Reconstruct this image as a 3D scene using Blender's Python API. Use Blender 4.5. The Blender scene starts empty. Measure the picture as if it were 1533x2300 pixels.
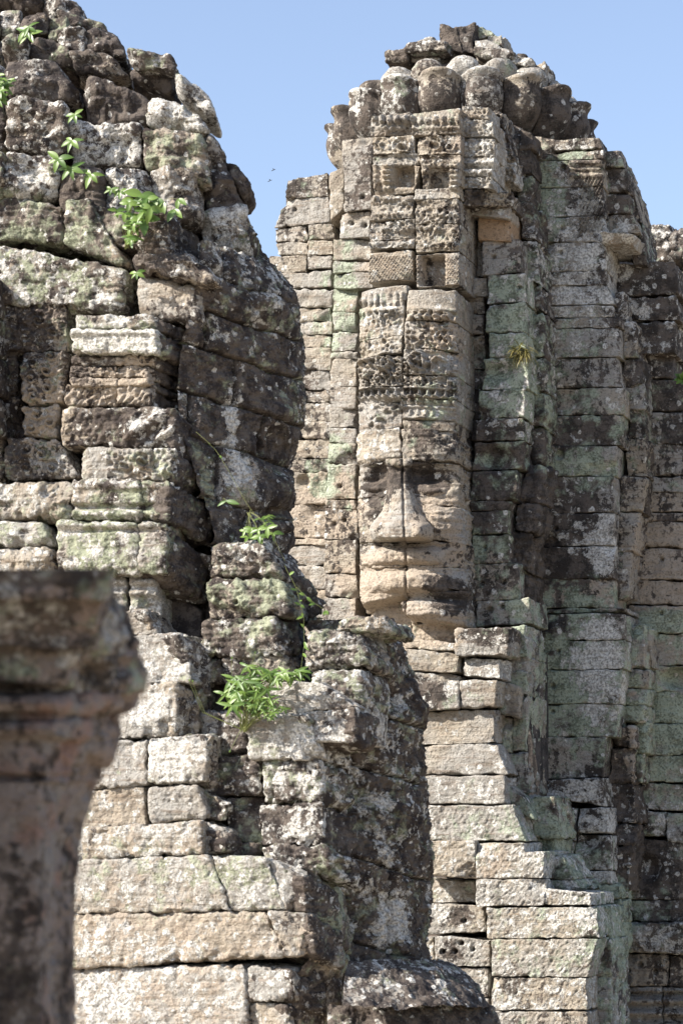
import bpy, math, random
import numpy as np
from math import radians as R
from mathutils import Vector

# ------------------------------------------------------------------ camera, world, sun, exposure
SC = bpy.context.scene
COL = SC.collection
CAM = np.array([0.0, 0.0, 1.7])
PITCH = R(8.0)
LENS = 85.0
FPX = LENS / 36.0 * 2300.0
SUN_AZ = 68.0      # degrees to the left of straight-behind-the-camera
SUN_EL = 36.0

cd = bpy.data.cameras.new('camera')
cam = bpy.data.objects.new('camera', cd)
COL.objects.link(cam)
cam.location = CAM
cam.rotation_euler = (R(90) + PITCH, 0, 0)
cd.sensor_fit = 'VERTICAL'
cd.sensor_height = 36.0
cd.lens = LENS
cd.clip_end = 3000
cd.dof.use_dof = True
cd.dof.focus_distance = 29.5
cd.dof.aperture_fstop = 4.8
SC.camera = cam

W = bpy.data.worlds.new('World')
SC.world = W
W.use_nodes = True
nt = W.node_tree
bg = nt.nodes['Background']
sky = nt.nodes.new('ShaderNodeTexSky')
sky.sky_type = 'NISHITA'
sky.sun_disc = False
sky.sun_elevation = R(SUN_EL)
sky.sun_rotation = R(180 + SUN_AZ)
sky.air_density = 1.0
sky.dust_density = 1.6
sky.ozone_density = 5.0
hsv = nt.nodes.new('ShaderNodeHueSaturation')
hsv.inputs['Saturation'].default_value = 0.78
nt.links.new(sky.outputs['Color'], hsv.inputs['Color'])
nt.links.new(hsv.outputs['Color'], bg.inputs['Color'])
bg.inputs['Strength'].default_value = 0.117

sl = bpy.data.lights.new('sun', 'SUN')
sl.energy = 5.0
sl.angle = R(0.55)
sl.color = (1.0, 0.935, 0.84)
so = bpy.data.objects.new('sun', sl)
COL.objects.link(so)
sdir = Vector((-math.sin(R(SUN_AZ)) * math.cos(R(SUN_EL)), -math.cos(R(SUN_AZ)) * math.cos(R(SUN_EL)), math.sin(R(SUN_EL))))
so.rotation_euler = sdir.to_track_quat('Z', 'Y').to_euler()
so.location = (-20, -5, 40)

SC.view_settings.view_transform = 'Standard'
SC.view_settings.look = 'None'
SC.view_settings.exposure = 1.12
SC.view_settings.gamma = 1.0

random.seed(7)
RNG = np.random.default_rng(11)

# ------------------------------------------------------------------ numeric helpers
GROUND = -3.2
PERM = np.random.default_rng(3).permutation(256).astype(np.int64)
PERM = np.concatenate([PERM, PERM])
_g = np.random.default_rng(5).normal(size=(256, 3))
GRAD = _g / np.linalg.norm(_g, axis=1)[:, None]


def noise(P):
    """gradient noise, about -0.8..0.8"""
    P = np.asarray(P, dtype=np.float64)
    I = np.floor(P).astype(np.int64)
    F = P - I
    U = F * F * F * (F * (F * 6 - 15) + 10)
    I &= 255
    out = 0
    for dx in (0, 1):
        wx = U[..., 0] if dx else 1 - U[..., 0]
        for dy in (0, 1):
            wy = U[..., 1] if dy else 1 - U[..., 1]
            for dz in (0, 1):
                wz = U[..., 2] if dz else 1 - U[..., 2]
                h = PERM[PERM[PERM[(I[..., 0] + dx) & 255] + ((I[..., 1] + dy) & 255)] + ((I[..., 2] + dz) & 255)]
                g = GRAD[h]
                d = g[..., 0] * (F[..., 0] - dx) + g[..., 1] * (F[..., 1] - dy) + g[..., 2] * (F[..., 2] - dz)
                out = out + d * wx * wy * wz
    return out * 1.5


def fbm(P, oct=3, gain=0.5):
    P = np.asarray(P)
    a, s, o = 1.0, 0, 0
    for i in range(oct):
        o = o + a * noise(P + 17.3 * i)
        s += a
        P = P * 2.03
        a *= gain
    return o / s


CP, SP = math.cos(PITCH), math.sin(PITCH)


def ray(px, py):
    px = np.asarray(px, float)
    py = np.asarray(py, float)
    a = (px - 766.5) / FPX
    b = (1150.0 - py) / FPX
    return np.stack([a, CP - b * SP, SP + b * CP], -1)


class Frame:
    """upright facade: th > 0 turns its front towards the left, w measures outwards from it"""
    def __init__(s, px, Y, th):
        d = ray(px, 1150)
        s.p0 = CAM + d * (Y / d[1])
        t = R(th)
        s.n = np.array([-math.sin(t), -math.cos(t), 0.0])
        s.u = np.array([math.cos(t), -math.sin(t), 0.0])

    def hit(s, px, py, w=0.0):
        d = ray(px, py)
        w = np.asarray(w, float)
        t = ((s.p0 - CAM) @ s.n + w) / (d @ s.n)
        return CAM + d * t[..., None]


def frame_at(P, th):
    f = Frame(0, 10, th)
    f.p0 = np.array(P)
    return f


class MB:
    """gathers surfaces into ONE mesh object"""
    def __init__(s):
        s.v, s.f, s.w, s.r, s.n = [], [], [], [], 0

    def add(s, v, f, wt=None, rnd=0.5):
        k = len(v)
        s.v.append(np.asarray(v, float))
        s.f.append(np.asarray(f, int) + s.n)
        if wt is None:
            wt = (0, 0, 0, 0)
        wt = np.asarray(wt, float)
        if wt.ndim == 1:
            wt = np.tile(wt, (k, 1))
        s.w.append(wt)
        s.r.append(np.full(k, rnd))
        s.n += k

    def build(s, name, mat, parent=None, label=None, smooth=True):
        v = np.concatenate(s.v)
        f = np.concatenate(s.f)
        off = np.array(parent_origin(parent))
        v = v - off
        me = bpy.data.meshes.new(name)
        me.vertices.add(len(v))
        me.vertices.foreach_set('co', v.astype(np.float32).ravel())
        k = f.shape[1]
        me.loops.add(len(f) * k)
        me.loops.foreach_set('vertex_index', f.astype(np.int32).ravel())
        me.polygons.add(len(f))
        me.polygons.foreach_set('loop_start', np.arange(0, len(f) * k, k, dtype=np.int32))
        me.polygons.foreach_set('loop_total', np.full(len(f), k, dtype=np.int32))
        me.polygons.foreach_set('use_smooth', np.full(len(f), smooth))
        me.update(calc_edges=True)
        a = me.attributes.new('wt', 'FLOAT_COLOR', 'POINT')
        a.data.foreach_set('color', np.concatenate(s.w).astype(np.float32).ravel())
        b = me.attributes.new('rnd', 'FLOAT', 'POINT')
        b.data.foreach_set('value', np.concatenate(s.r).astype(np.float32))
        me.materials.append(mat)
        o = bpy.data.objects.new(name, me)
        COL.objects.link(o)
        if parent:
            o.parent = parent
        if label:
            o['label'] = label
        return o


ORIG = {}


def parent_origin(p):
    o = np.zeros(3)
    while p is not None:
        o = o + np.array(p.location)
        p = p.parent
    return o


def thing(name, label, cat, loc, group=None):
    o = bpy.data.objects.new(name, None)
    o.empty_display_size = 0.3
    COL.objects.link(o)
    o.location = loc
    o['label'] = label
    o['category'] = cat
    if group:
        o['group'] = group
    return o


def sub_empty(name, parent):
    return None


def axis(L, r, n):
    n = max(2, int(n))
    r = min(r, L * 0.45)
    core = np.linspace(r, L - r, n)
    return np.concatenate([[0, r * 0.4], core, [L - r * 0.4, L]])


BLOBS = []   # stains and tone patches: (x, y, rx, ry, channel, amount, group)


def stain(X, Y, wt, group):
    for (bx, by, rx, ry, ch, am, g) in BLOBS:
        if g != group:
            continue
        k = np.exp(-(((X - bx) / rx) ** 2 + ((Y - by) / ry) ** 2) ** 1.5)
        wt[:, ch] += am * k
    return wt


def grid_faces(ni, nj):
    i, j = np.meshgrid(np.arange(ni - 1), np.arange(nj - 1), indexing='ij')
    a = (i * nj + j).ravel()
    return np.stack([a, a + 1, a + nj + 1, a + nj], -1)


def block(mb, fr, q, w=0.0, d=0.6, r=0.035, amp=0.012, ero=0.05, wt=(0.3, 0.3, 0.2, 0.3), relief=None, step=3.6, gap=0.12, jit=1.1, dw=0.02, vary=0.09, grp='c', tilt=0.016, rw=None, strata=1.0, holes=()):
    """one dressed stone: a rounded, chipped, weathered solid whose front quad lies on the facade"""
    if len(q) == 4 and not hasattr(q[0], '__len__'):
        x0, y0, x1, y1 = q
        q = [(x0, y0), (x1, y0), (x1, y1), (x0, y1)]
    q = np.array(q, float)
    q += RNG.uniform(-jit, jit, (4, 2))
    c = q.mean(0)
    for i in range(4):
        for k in range(2):
            q[i, k] += gap * (1 if q[i, k] < c[k] else -1)
    ww = np.asarray(w, float) + RNG.uniform(-dw, dw)
    if ww.ndim == 0:
        ww = np.full(4, float(ww))
    ww = ww + RNG.uniform(-tilt, tilt, 4)
    P4 = fr.hit(q[:, 0], q[:, 1], ww)
    Wd = 0.5 * (np.linalg.norm(P4[1] - P4[0]) + np.linalg.norm(P4[2] - P4[3]))
    Hd = 0.5 * (np.linalg.norm(P4[3] - P4[0]) + np.linalg.norm(P4[2] - P4[1]))
    pw = 0.5 * (q[1, 0] - q[0, 0] + q[2, 0] - q[3, 0])
    ph = 0.5 * (q[3, 1] - q[0, 1] + q[2, 1] - q[1, 1])
    m = Hd / max(ph, 1)
    r = min(r * (0.45 if grp == 'c' else 0.9) * RNG.uniform(0.7, 1.3), 0.3 * min(Wd, Hd))
    A = axis(Wd, r, pw / step)
    B = axis(Hd, r, ph / step)
    nd = max(2, int(d / (m * step * 2.0)))
    C = np.concatenate([[0, r * 0.4], np.linspace(r, d, nd)])
    na, nb, nc = len(A), len(B), len(C)
    ii, jj, kk = np.meshgrid(np.arange(na), np.arange(nb), np.arange(nc), indexing='ij')
    surf = (kk == 0) | (ii == 0) | (ii == na - 1) | (jj == 0) | (jj == nb - 1)
    idx = -np.ones((na, nb, nc), int)
    idx[surf] = np.arange(surf.sum())
    I, J, K = ii[surf], jj[surf], kk[surf]
    p = np.stack([A[I], B[J], C[K]], -1)
    lo = np.array([r, r, r])
    hi = np.array([Wd - r, Hd - r, 1e9])
    qc = np.clip(p, lo, hi)
    v = p - qc
    ln = np.linalg.norm(v, axis=1)
    v = v / np.maximum(ln, 1e-9)[:, None]
    p = qc + v * r
    s = p[:, 0] / Wd
    t = p[:, 1] / Hd
    s_, t_ = s[:, None], t[:, None]
    bil = lambda Q: Q[0] * (1 - s_) * (1 - t_) + Q[1] * s_ * (1 - t_) + Q[2] * s_ * t_ + Q[3] * (1 - s_) * t_
    XY = bil(q)
    pos = bil(P4) - fr.n * p[:, 2:3]
    U = (P4[1] - P4[0]) / np.linalg.norm(P4[1] - P4[0])
    V = (P4[3] - P4[0]) / np.linalg.norm(P4[3] - P4[0])
    N = v[:, 0:1] * U + v[:, 1:2] * V - v[:, 2:3] * fr.n
    N /= np.maximum(np.linalg.norm(N, axis=1), 1e-9)[:, None]
    so_ = RNG.uniform(-50, 50, 3)
    k = 0.0055 / m      # finer pattern on nearer stones
    f0 = fbm(pos * 2.2 * k + so_, 3)
    f1 = fbm(pos * 9.0 * k + so_, 3, 0.6)
    st = noise(pos * np.array([2.0, 2.0, 22.0]) * k + so_)
    de = np.minimum(np.minimum(p[:, 0], Wd - p[:, 0]), np.minimum(p[:, 1], Hd - p[:, 1]))
    de = np.where(p[:, 2] > r, np.minimum(de + 0.0, p[:, 2]), de)
    edge = np.exp(-np.maximum(de, 0) / (1.6 * r + 0.01))
    e0 = np.maximum(0, fbm(pos * 4.5 * k + so_ * 2, 3, 0.6) - 0.05)
    dd = amp * (1.3 * f0 + 1.1 * f1 + 0.4 * strata * st) - ero * (0.7 if grp == 'c' else 1.0) * edge * e0 * 2.0
    front = np.clip((-v[:, 2] - 0.3) / 0.5, 0, 1)
    carve = None
    if relief is not None:
        carve = relief(XY[:, 0], XY[:, 1]) * np.clip(1.15 - p[:, 2] / (0.5 * d), 0, 1)
    for (hx, hy, hr) in holes:
        rr = np.hypot(XY[:, 0] - hx, XY[:, 1] - hy) / hr
        dd = dd - 0.10 * front * np.clip(1.35 - rr, 0, 1) ** 0.7
    if RNG.uniform() < 0.5:
        ca, cb = (0 if RNG.uniform() < 0.5 else Wd), (0 if RNG.uniform() < 0.5 else Hd)
        rc = RNG.uniform(0.3, 0.8) * min(Hd, 0.3)
        dc = np.hypot((p[:, 0] - ca) * RNG.uniform(0.5, 1.0), p[:, 1] - cb) + 0.25 * rc * f1
        pos = pos - fr.n * (np.clip(rc - dc, 0, 0.12) * 0.75 * np.clip(1.2 - p[:, 2] / 0.25, 0, 1))[:, None]
    pos = pos + N * dd[:, None]
    if carve is not None:
        pos = pos + fr.n * carve[:, None]
    fs = []

    def quads(g, flip):
        a, b, c_, d_ = g[:-1, :-1], g[1:, :-1], g[1:, 1:], g[:-1, 1:]
        Q = np.stack([a.ravel(), b.ravel(), c_.ravel(), d_.ravel()], -1)
        return Q[:, ::-1] if flip else Q
    fs.append(quads(idx[:, :, 0], True))
    fs.append(quads(idx[0, :, :], True))
    fs.append(quads(idx[-1, :, :], False))
    fs.append(quads(idx[:, 0, :], False))
    fs.append(quads(idx[:, -1, :], True))
    wv = np.tile(np.asarray(wt, float) + RNG.uniform(-vary, vary, 4), (len(pos), 1))
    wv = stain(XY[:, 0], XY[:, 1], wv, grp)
    wv = np.clip(wv, 0, 1.4)
    mb.add(pos, np.concatenate(fs), wv, RNG.uniform())


def rows(mb, fr, x0, x1, ys, w=0.0, **kw):
    """a column of stones; x0/x1 numbers or functions of y; w number or function of y"""
    fx0 = x0 if callable(x0) else (lambda y: x0)
    fx1 = x1 if callable(x1) else (lambda y: x1)
    for a, b in zip(ys[:-1], ys[1:]):
        wm = w((a + b) / 2) if callable(w) else w
        ox = RNG.uniform(-3, 3, 2)
        block(mb, fr, [(fx0(a) + ox[0], a), (fx1(a) + ox[1], a), (fx1(b) + ox[1], b), (fx0(b) + ox[0], b)], w=wm, **kw)


def poly(pts):
    pts = np.array(pts, float)
    return lambda y: np.interp(y, pts[:, 1], pts[:, 0])


def seg_dist(X, Y, pts):
    best = np.full(X.shape, 1e9)
    for (ax, ay), (bx, by) in zip(pts[:-1], pts[1:]):
        dx, dy = bx - ax, by - ay
        t = np.clip(((X - ax) * dx + (Y - ay) * dy) / (dx * dx + dy * dy + 1e-9), 0, 1)
        best = np.minimum(best, np.hypot(X - ax - t * dx, Y - ay - t * dy))
    return best


def shell(mb, xl, xr, y0, y1, Yl, Yr, phi0=35.0, joints=(), feats=(), amp=0.05, wt=(0.2, 0.3, 0.8, 0.2), step=3.2, grp='l', jw=2.6, jd=0.07, wrap=60.0, back=0.0, courses=None):
    """convex masonry skin turning away from xl (depth Yl) to the silhouette xr (depth Yr) and on behind"""
    xl, xr = poly(xl), poly(xr)
    ny = int((y1 - y0) / step)
    ys = np.linspace(y0, y1, ny)
    wid = float(np.max(xr(ys) - xl(ys)))
    ns = int(wid / step * 1.25)
    f0 = R(phi0)
    ph = np.linspace(f0, R(90 + wrap), int(ns * (90 + wrap - phi0) / (90 - phi0)))
    a = (np.sin(ph) - math.sin(f0)) / (1 - math.sin(f0))
    b = (math.cos(f0) - np.cos(ph)) / math.cos(f0)
    Yg, Ag = np.meshgrid(ys, a, indexing='ij')
    _, Bg = np.meshgrid(ys, b, indexing='ij')
    X = xl(Yg) + (xr(Yg) - xl(Yg)) * Ag
    Dp = Yl + (Yr - Yl) * Bg + back * (Yg - y1) / (y0 - y1)
    d = ray(X, Yg)
    P = CAM + d * (Dp / d[..., 1])[..., None]
    Tu = np.gradient(P, axis=1)
    Tv = np.gradient(P, axis=0)
    N = np.cross(Tu, Tv)
    N /= np.maximum(np.linalg.norm(N, axis=-1), 1e-9)[..., None]
    j0 = N.shape[1] // 6
    if np.mean(np.sum(N[:, j0] * d[:, j0], -1)) > 0:
        N = -N
    k = 1.4
    so_ = RNG.uniform(-50, 50, 3)
    dd = amp * (1.2 * fbm(P * 1.8 * k + so_, 3) + 0.55 * fbm(P * 8 * k + so_, 3, 0.6))
    vis = (np.arange(len(ph)) < ns * 1.02)[None, :]
    for jt in joints:
        ds = seg_dist(X, Yg, jt)
        g = np.exp(-(ds / jw) ** 2) + 0.35 * np.exp(-(ds / (3.5 * jw)) ** 2)
        dd = dd - jd * g * vis
    if courses is not None:
        slope, yk, bw = courses
        yk = np.array(yk, float)
        Cc = Yg - slope * (X - X.min()) + 7.0 * fbm(np.stack([X / 60, Yg / 60, 0 * X + so_[0]], -1), 2)
        ci = np.clip(np.searchsorted(yk, Cc.ravel()).reshape(Cc.shape), 0, len(yk))
        lo_ = np.concatenate([[yk[0] - 80], yk])[ci]
        hi_ = np.concatenate([yk, [yk[-1] + 80]])[ci]
        xs_c = X - X.min() + (ci * 0.618 % 1.0) * bw + 5 * fbm(np.stack([X / 40, Yg / 40, 0 * X + 3], -1), 2)
        bi_ = np.floor(xs_c / bw).astype(int)
        ex = np.minimum(xs_c - bi_ * bw, (bi_ + 1) * bw - xs_c)
        ey = np.minimum(Cc - lo_, hi_ - Cc)
        e_ = np.minimum(ex * 0.8, ey)
        hsh = np.sin(ci * 12.9898 + bi_ * 78.233) * 43758.5453
        hsh = hsh - np.floor(hsh)
        dd = dd + vis * ((hsh - 0.5) * 0.035 - jd * 1.2 * np.exp(-(np.maximum(e_, 0) / jw) ** 2) - 0.03 * np.exp(-np.maximum(e_, 0) / 6.0))
        hs2 = np.sin(ci * 39.34 + bi_ * 11.13) * 1543.53
        hs2 = hs2 - np.floor(hs2)
        dd = dd + vis * (0.05 * (hs2 - 0.5) * (Cc - lo_) / np.maximum(hi_ - lo_, 1))
    dd = dd + amp * 1.1 * (0.25 - np.abs(fbm(P * 3.1 * k + so_ + 5, 4, 0.6))) + amp * 0.34 * fbm(P * 22 * k + so_, 3, 0.65)
    for (fx, fy, rx, ry, am) in feats:
        dd = dd + am * np.exp(-(((X - fx) / rx) ** 2 + ((Yg - fy) / ry) ** 2)) * vis
    P = P + N * dd[..., None]
    wv = np.tile(np.asarray(wt, float), (P.shape[0] * P.shape[1], 1))
    cell = fbm(np.stack([X / 90, Yg / 60, Yg * 0], -1) + so_, 2).ravel()
    wv += cell[:, None] * np.array([0.3, 0.25, -0.25, 0.2])
    wv = np.clip(stain(X.ravel(), Yg.ravel(), wv, grp), 0, 1.4)
    F = grid_faces(P.shape[0], P.shape[1])
    mb.add(P.reshape(-1, 3), F, wv, RNG.uniform())


def patch(mb, fr, x0, y0, x1, y1, wf, wt, step=2.2, amp=0.008, grp='c', rnd=0.5):
    """carved feature: a closed-in relief whose rim is sunk into the stones behind it"""
    nx, ny = int((x1 - x0) / step), int((y1 - y0) / step)
    X, Y = np.meshgrid(np.linspace(x0, x1, nx), np.linspace(y0, y1, ny), indexing='xy')
    w = wf(X, Y)
    P = fr.hit(X, Y, w)
    n = amp * (fbm(P * 7, 4, 0.6))
    P = P + fr.n * n[..., None]
    wv = np.tile(np.asarray(wt, float), (X.size, 1))
    wv = np.clip(stain(X.ravel(), Y.ravel(), wv, grp), 0, 1.4)
    mb.add(P.reshape(-1, 3), grid_faces(ny, nx), wv, rnd)


def core(mb, fr, x0, x1, y0, w0, w1, wt=(0.1, 0.1, 0.8, 0.2)):
    """rubble core behind the facing stones, standing on the ground"""
    Y1 = 1150
    pa, pb = fr.hit(x0, Y1, w0), fr.hit(x1, Y1, w0)
    zt = fr.hit((x0 + x1) / 2, y0, w0)[2]
    v = []
    for z in (GROUND, zt):
        for p in (pa, pb, pb - fr.n * (w0 - w1), pa - fr.n * (w0 - w1)):
            v.append((p[0], p[1], z))
    f = [(0, 1, 5, 4), (1, 2, 6, 5), (2, 3, 7, 6), (3, 0, 4, 7), (4, 5, 6, 7), (3, 2, 1, 0)]
    mb.add(np.array(v), np.array(f), wt, 0.4)


# ------------------------------------------------------------------ materials
def mk(name):
    m = bpy.data.materials.new(name)
    m.use_nodes = True
    t = m.node_tree
    return m, t, t.nodes['Principled BSDF']


class NT:
    def __init__(s, t):
        s.t = t

    def new(s, typ, **kw):
        n = s.t.nodes.new(typ)
        for k, v in kw.items():
            setattr(n, k, v)
        return n

    def link(s, a, b):
        s.t.links.new(a, b)

    def inp(s, n, i, v):
        if hasattr(v, 'is_output'):
            s.link(v, n.inputs[i])
        elif v is not None:
            n.inputs[i].default_value = v

    def math(s, op, a, b=None, c=None):
        n = s.new('ShaderNodeMath', operation=op)
        s.inp(n, 0, a)
        s.inp(n, 1, b)
        s.inp(n, 2, c)
        return n.outputs[0]

    def noise(s, vec, scale, detail=4, rough=0.55, dist=0.0):
        n = s.new('ShaderNodeTexNoise')
        s.link(vec, n.inputs['Vector'])
        n.inputs['Scale'].default_value = scale
        n.inputs['Detail'].default_value = detail
        n.inputs['Roughness'].default_value = rough
        n.inputs['Distortion'].default_value = dist
        return n.outputs[0]

    def mapv(s, vec, sc):
        n = s.new('ShaderNodeMapping')
        s.link(vec, n.inputs['Vector'])
        n.inputs['Scale'].default_value = sc
        return n.outputs[0]

    def step(s, v, a, b):
        n = s.new('ShaderNodeMapRange', interpolation_type='SMOOTHSTEP')
        s.inp(n, 'Value', v)
        n.inputs['From Min'].default_value = a
        n.inputs['From Max'].default_value = b
        return n.outputs[0]

    def mix(s, f, a, b, mode='MIX'):
        n = s.new('ShaderNodeMix', data_type='RGBA', blend_type=mode)
        s.inp(n, 0, f)
        s.inp(n, 6, a if hasattr(a, 'is_output') else (*a, 1))
        s.inp(n, 7, b if hasattr(b, 'is_output') else (*b, 1))
        return n.outputs[2]


def stone_material(name, tan=(0.345, 0.303, 0.245), grey=(0.325, 0.308, 0.28), warm=(0.385, 0.315, 0.245), dark=(0.030, 0.025, 0.023),
                   green=(0.37, 0.415, 0.315), white=(0.66, 0.635, 0.59), k=1.0):
    m, t, b = mk(name)
    N = NT(t)
    P = N.new('ShaderNodeTexCoord').outputs['Object']
    at = N.new('ShaderNodeAttribute', attribute_name='wt')
    sep = N.new('ShaderNodeSeparateColor')
    N.link(at.outputs['Color'], sep.inputs[0])
    g, w, bl = sep.outputs[0], sep.outputs[1], sep.outputs[2]
    wa = at.outputs['Alpha']
    rn = N.new('ShaderNodeAttribute', attribute_name='rnd').outputs['Fac']
    # every stone has its own grain: shift the pattern by the stone's random number
    cmb = N.new('ShaderNodeCombineXYZ')
    for i in range(3):
        N.link(N.math('MULTIPLY', rn, (37.0, 53.0, 71.0)[i]), cmb.inputs[i])
    add = N.new('ShaderNodeVectorMath', operation='ADD')
    N.link(P, add.inputs[0])
    N.link(cmb.outputs[0], add.inputs[1])
    Q = add.outputs[0]
    n1 = N.noise(Q, 1.3 * k, 5, 0.55)
    n2 = N.noise(Q, 5.0 * k, 8, 0.62)
    n3 = N.noise(Q, 20.0 * k, 6, 0.62)
    n4 = N.noise(Q, 75.0 * k, 3, 0.6)
    nst = N.noise(N.mapv(Q, (1.2, 1.2, 14.0)), 1.6 * k, 5, 0.6)
    nsk = N.noise(N.mapv(P, (3.6, 3.6, 0.5)), 1.2 * k, 8, 0.62, 0.4)
    ngr = N.noise(P, 4.0 * k, 9, 0.62, 0.2)
    nwh = N.noise(P, 4.6 * k, 11, 0.72, 0.3)

    spk = N.noise(P, 15.0 * k, 6, 0.66)
    spk2 = N.noise(Q, 36.0 * k, 4, 0.6)
    base = N.mix(N.step(N.math('ADD', n1, N.math('MULTIPLY', rn, 0.25)), 0.48, 0.74), tan, grey)
    base = N.mix(N.math('MULTIPLY', N.step(nst, 0.52, 0.66), 0.45), base, (0.19, 0.13, 0.085))
    base = N.mix(N.math('MULTIPLY', N.step(n2, 0.48, 0.66), 0.50), base, (0.15, 0.118, 0.09))

    def th(nz, wt, a=0.50, c=0.06, gain=0.40):
        return N.step(N.math('ADD', nz, N.math('MULTIPLY', N.math('SUBTRACT', wt, 0.5), gain)), a, a + c)

    def two(x, y, f):
        return N.math('ADD', N.math('MULTIPLY', x, 1 - f), N.math('MULTIPLY', y, f))
    fw = th(two(n2, n1, 0.4), wa, 0.50, 0.14, 0.6)
    base = N.mix(N.math('MULTIPLY', fw, 0.70), base, warm)
    base = N.mix(N.math('MULTIPLY', N.step(spk2, 0.50, 0.64), 0.42), base, (0.11, 0.088, 0.07))
    # black crust running down the faces
    nbl = N.noise(P, 4.2 * k, 9, 0.68, 0.5)
    nlo = N.noise(N.mapv(P, (1.0, 1.0, 0.55)), 0.75 * k, 3, 0.5)
    bl = N.math('ADD', bl, N.math('MULTIPLY', N.math('SUBTRACT', nlo, 0.47), 1.1))
    fb = th(two(two(nsk, nbl, 0.5), spk, 0.40), bl, 0.49, 0.035, 0.38)
    dcol = N.mix(N.step(two(spk2, n2, 0.7), 0.44, 0.56), (0.105, 0.085, 0.072), dark)
    col = N.mix(N.math('MULTIPLY', fb, 0.93), base, dcol)
    # pale green crust
    fg = th(two(ngr, two(spk, spk2, 0.3), 0.28), g, 0.47, 0.10, 0.40)
    gcol = N.mix(N.step(two(spk2, n2, 0.5), 0.46, 0.58), green, (green[0] * 0.42, green[1] * 0.43, green[2] * 0.40))
    col = N.mix(N.math('MULTIPLY', fg, 0.82), col, gcol)
    # white crust, and round lichen spots
    fwh = th(two(nwh, two(spk, spk2, 0.3), 0.40), w, 0.515, 0.03, 0.36)
    vo = N.new('ShaderNodeTexVoronoi', feature='F1')
    N.link(Q, vo.inputs['Vector'])
    vo.inputs['Scale'].default_value = 7.5 * k
    vr = N.new('ShaderNodeSeparateColor')
    N.link(vo.outputs['Color'], vr.inputs[0])
    dist = N.math('ADD', vo.outputs['Distance'], N.math('MULTIPLY', N.math('SUBTRACT', n3, 0.5), 0.6))
    rad = N.math('MULTIPLY', N.math('SUBTRACT', vr.outputs[0], 0.45), 0.66)
    spot = N.math('MULTIPLY', N.step(N.math('SUBTRACT', rad, dist), 0.0, 0.05), N.step(w, 0.08, 0.35))
    fwh = N.math('MAXIMUM', fwh, spot)
    wcol = N.mix(N.step(spk2, 0.38, 0.62), white, (white[0] * 0.46, white[1] * 0.455, white[2] * 0.44))
    col = N.mix(N.math('MULTIPLY', fwh, 0.95), col, wcol)
    # pits and grain
    col = N.mix(N.math('MULTIPLY', N.step(two(n4, spk2, 0.5), 0.55, 0.63), 0.40), col, (0.05, 0.04, 0.033))
    var = N.math('ADD', 0.70, N.math('MULTIPLY', n3, 0.60))
    cc = N.new('ShaderNodeCombineColor')
    for i in range(3):
        N.link(var, cc.inputs[i])
    col = N.mix(1.0, col, cc.outputs[0], 'MULTIPLY')
    N.link(col, b.inputs['Base Color'])
    b.inputs['Roughness'].default_value = 0.93
    b.inputs['Specular IOR Level'].default_value = 0.18
    h = N.math('ADD', N.math('MULTIPLY', n3, 0.8), N.math('ADD', N.math('MULTIPLY', n4, 0.3), N.math('MULTIPLY', spk2, 0.6)))
    h = N.math('ADD', h, N.math('MULTIPLY', fwh, 0.16))
    h = N.math('ADD', h, N.math('MULTIPLY', nst, 0.5))
    bp = N.new('ShaderNodeBump')
    bp.inputs['Strength'].default_value = 0.75
    bp.inputs['Distance'].default_value = 0.048 / k
    N.link(h, bp.inputs['Height'])
    N.link(bp.outputs[0], b.inputs['Normal'])
    return m


STONE = stone_material('weathered_sandstone')
STONE_NEAR = stone_material('weathered_sandstone_near', k=1.45, dark=(0.026, 0.020, 0.020), green=(0.335, 0.355, 0.25), tan=(0.33, 0.283, 0.225))
STONE_RED = stone_material('red_sandstone', tan=(0.24, 0.19, 0.165), grey=(0.23, 0.21, 0.195), warm=(0.27, 0.16, 0.13), white=(0.48, 0.46, 0.43), k=1.9)

STONE_ORANGE = stone_material('fresh_orange_sandstone', tan=(0.38, 0.26, 0.165), grey=(0.35, 0.26, 0.18), warm=(0.41, 0.27, 0.16))


def leaf_material(name, c1, c2):
    m, t, b = mk(name)
    N = NT(t)
    P = N.new('ShaderNodeTexCoord').outputs['Object']
    rn = N.new('ShaderNodeAttribute', attribute_name='rnd').outputs['Fac']
    col = N.mix(N.math('ADD', N.math('MULTIPLY', rn, 0.8), N.math('MULTIPLY', N.noise(P, 30, 3), 0.3)), c1, c2)
    N.link(col, b.inputs['Base Color'])
    b.inputs['Roughness'].default_value = 0.42
    tr = N.new('ShaderNodeBsdfTranslucent')
    N.link(N.mix(0.5, col, (0.26, 0.34, 0.05)), tr.inputs['Color'])
    mx = N.new('ShaderNodeMixShader')
    mx.inputs[0].default_value = 0.28
    out = t.nodes['Material Output']
    N.link(b.outputs[0], mx.inputs[1])
    N.link(tr.outputs[0], mx.inputs[2])
    N.link(mx.outputs[0], out.inputs['Surface'])
    return m


LEAF = leaf_material('green_leaf', (0.05, 0.11, 0.022), (0.17, 0.26, 0.05))
STEM = leaf_material('plant_stem', (0.16, 0.20, 0.06), (0.24, 0.24, 0.09))
DRY = leaf_material('dry_grass', (0.16, 0.14, 0.05), (0.30, 0.25, 0.10))

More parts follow.
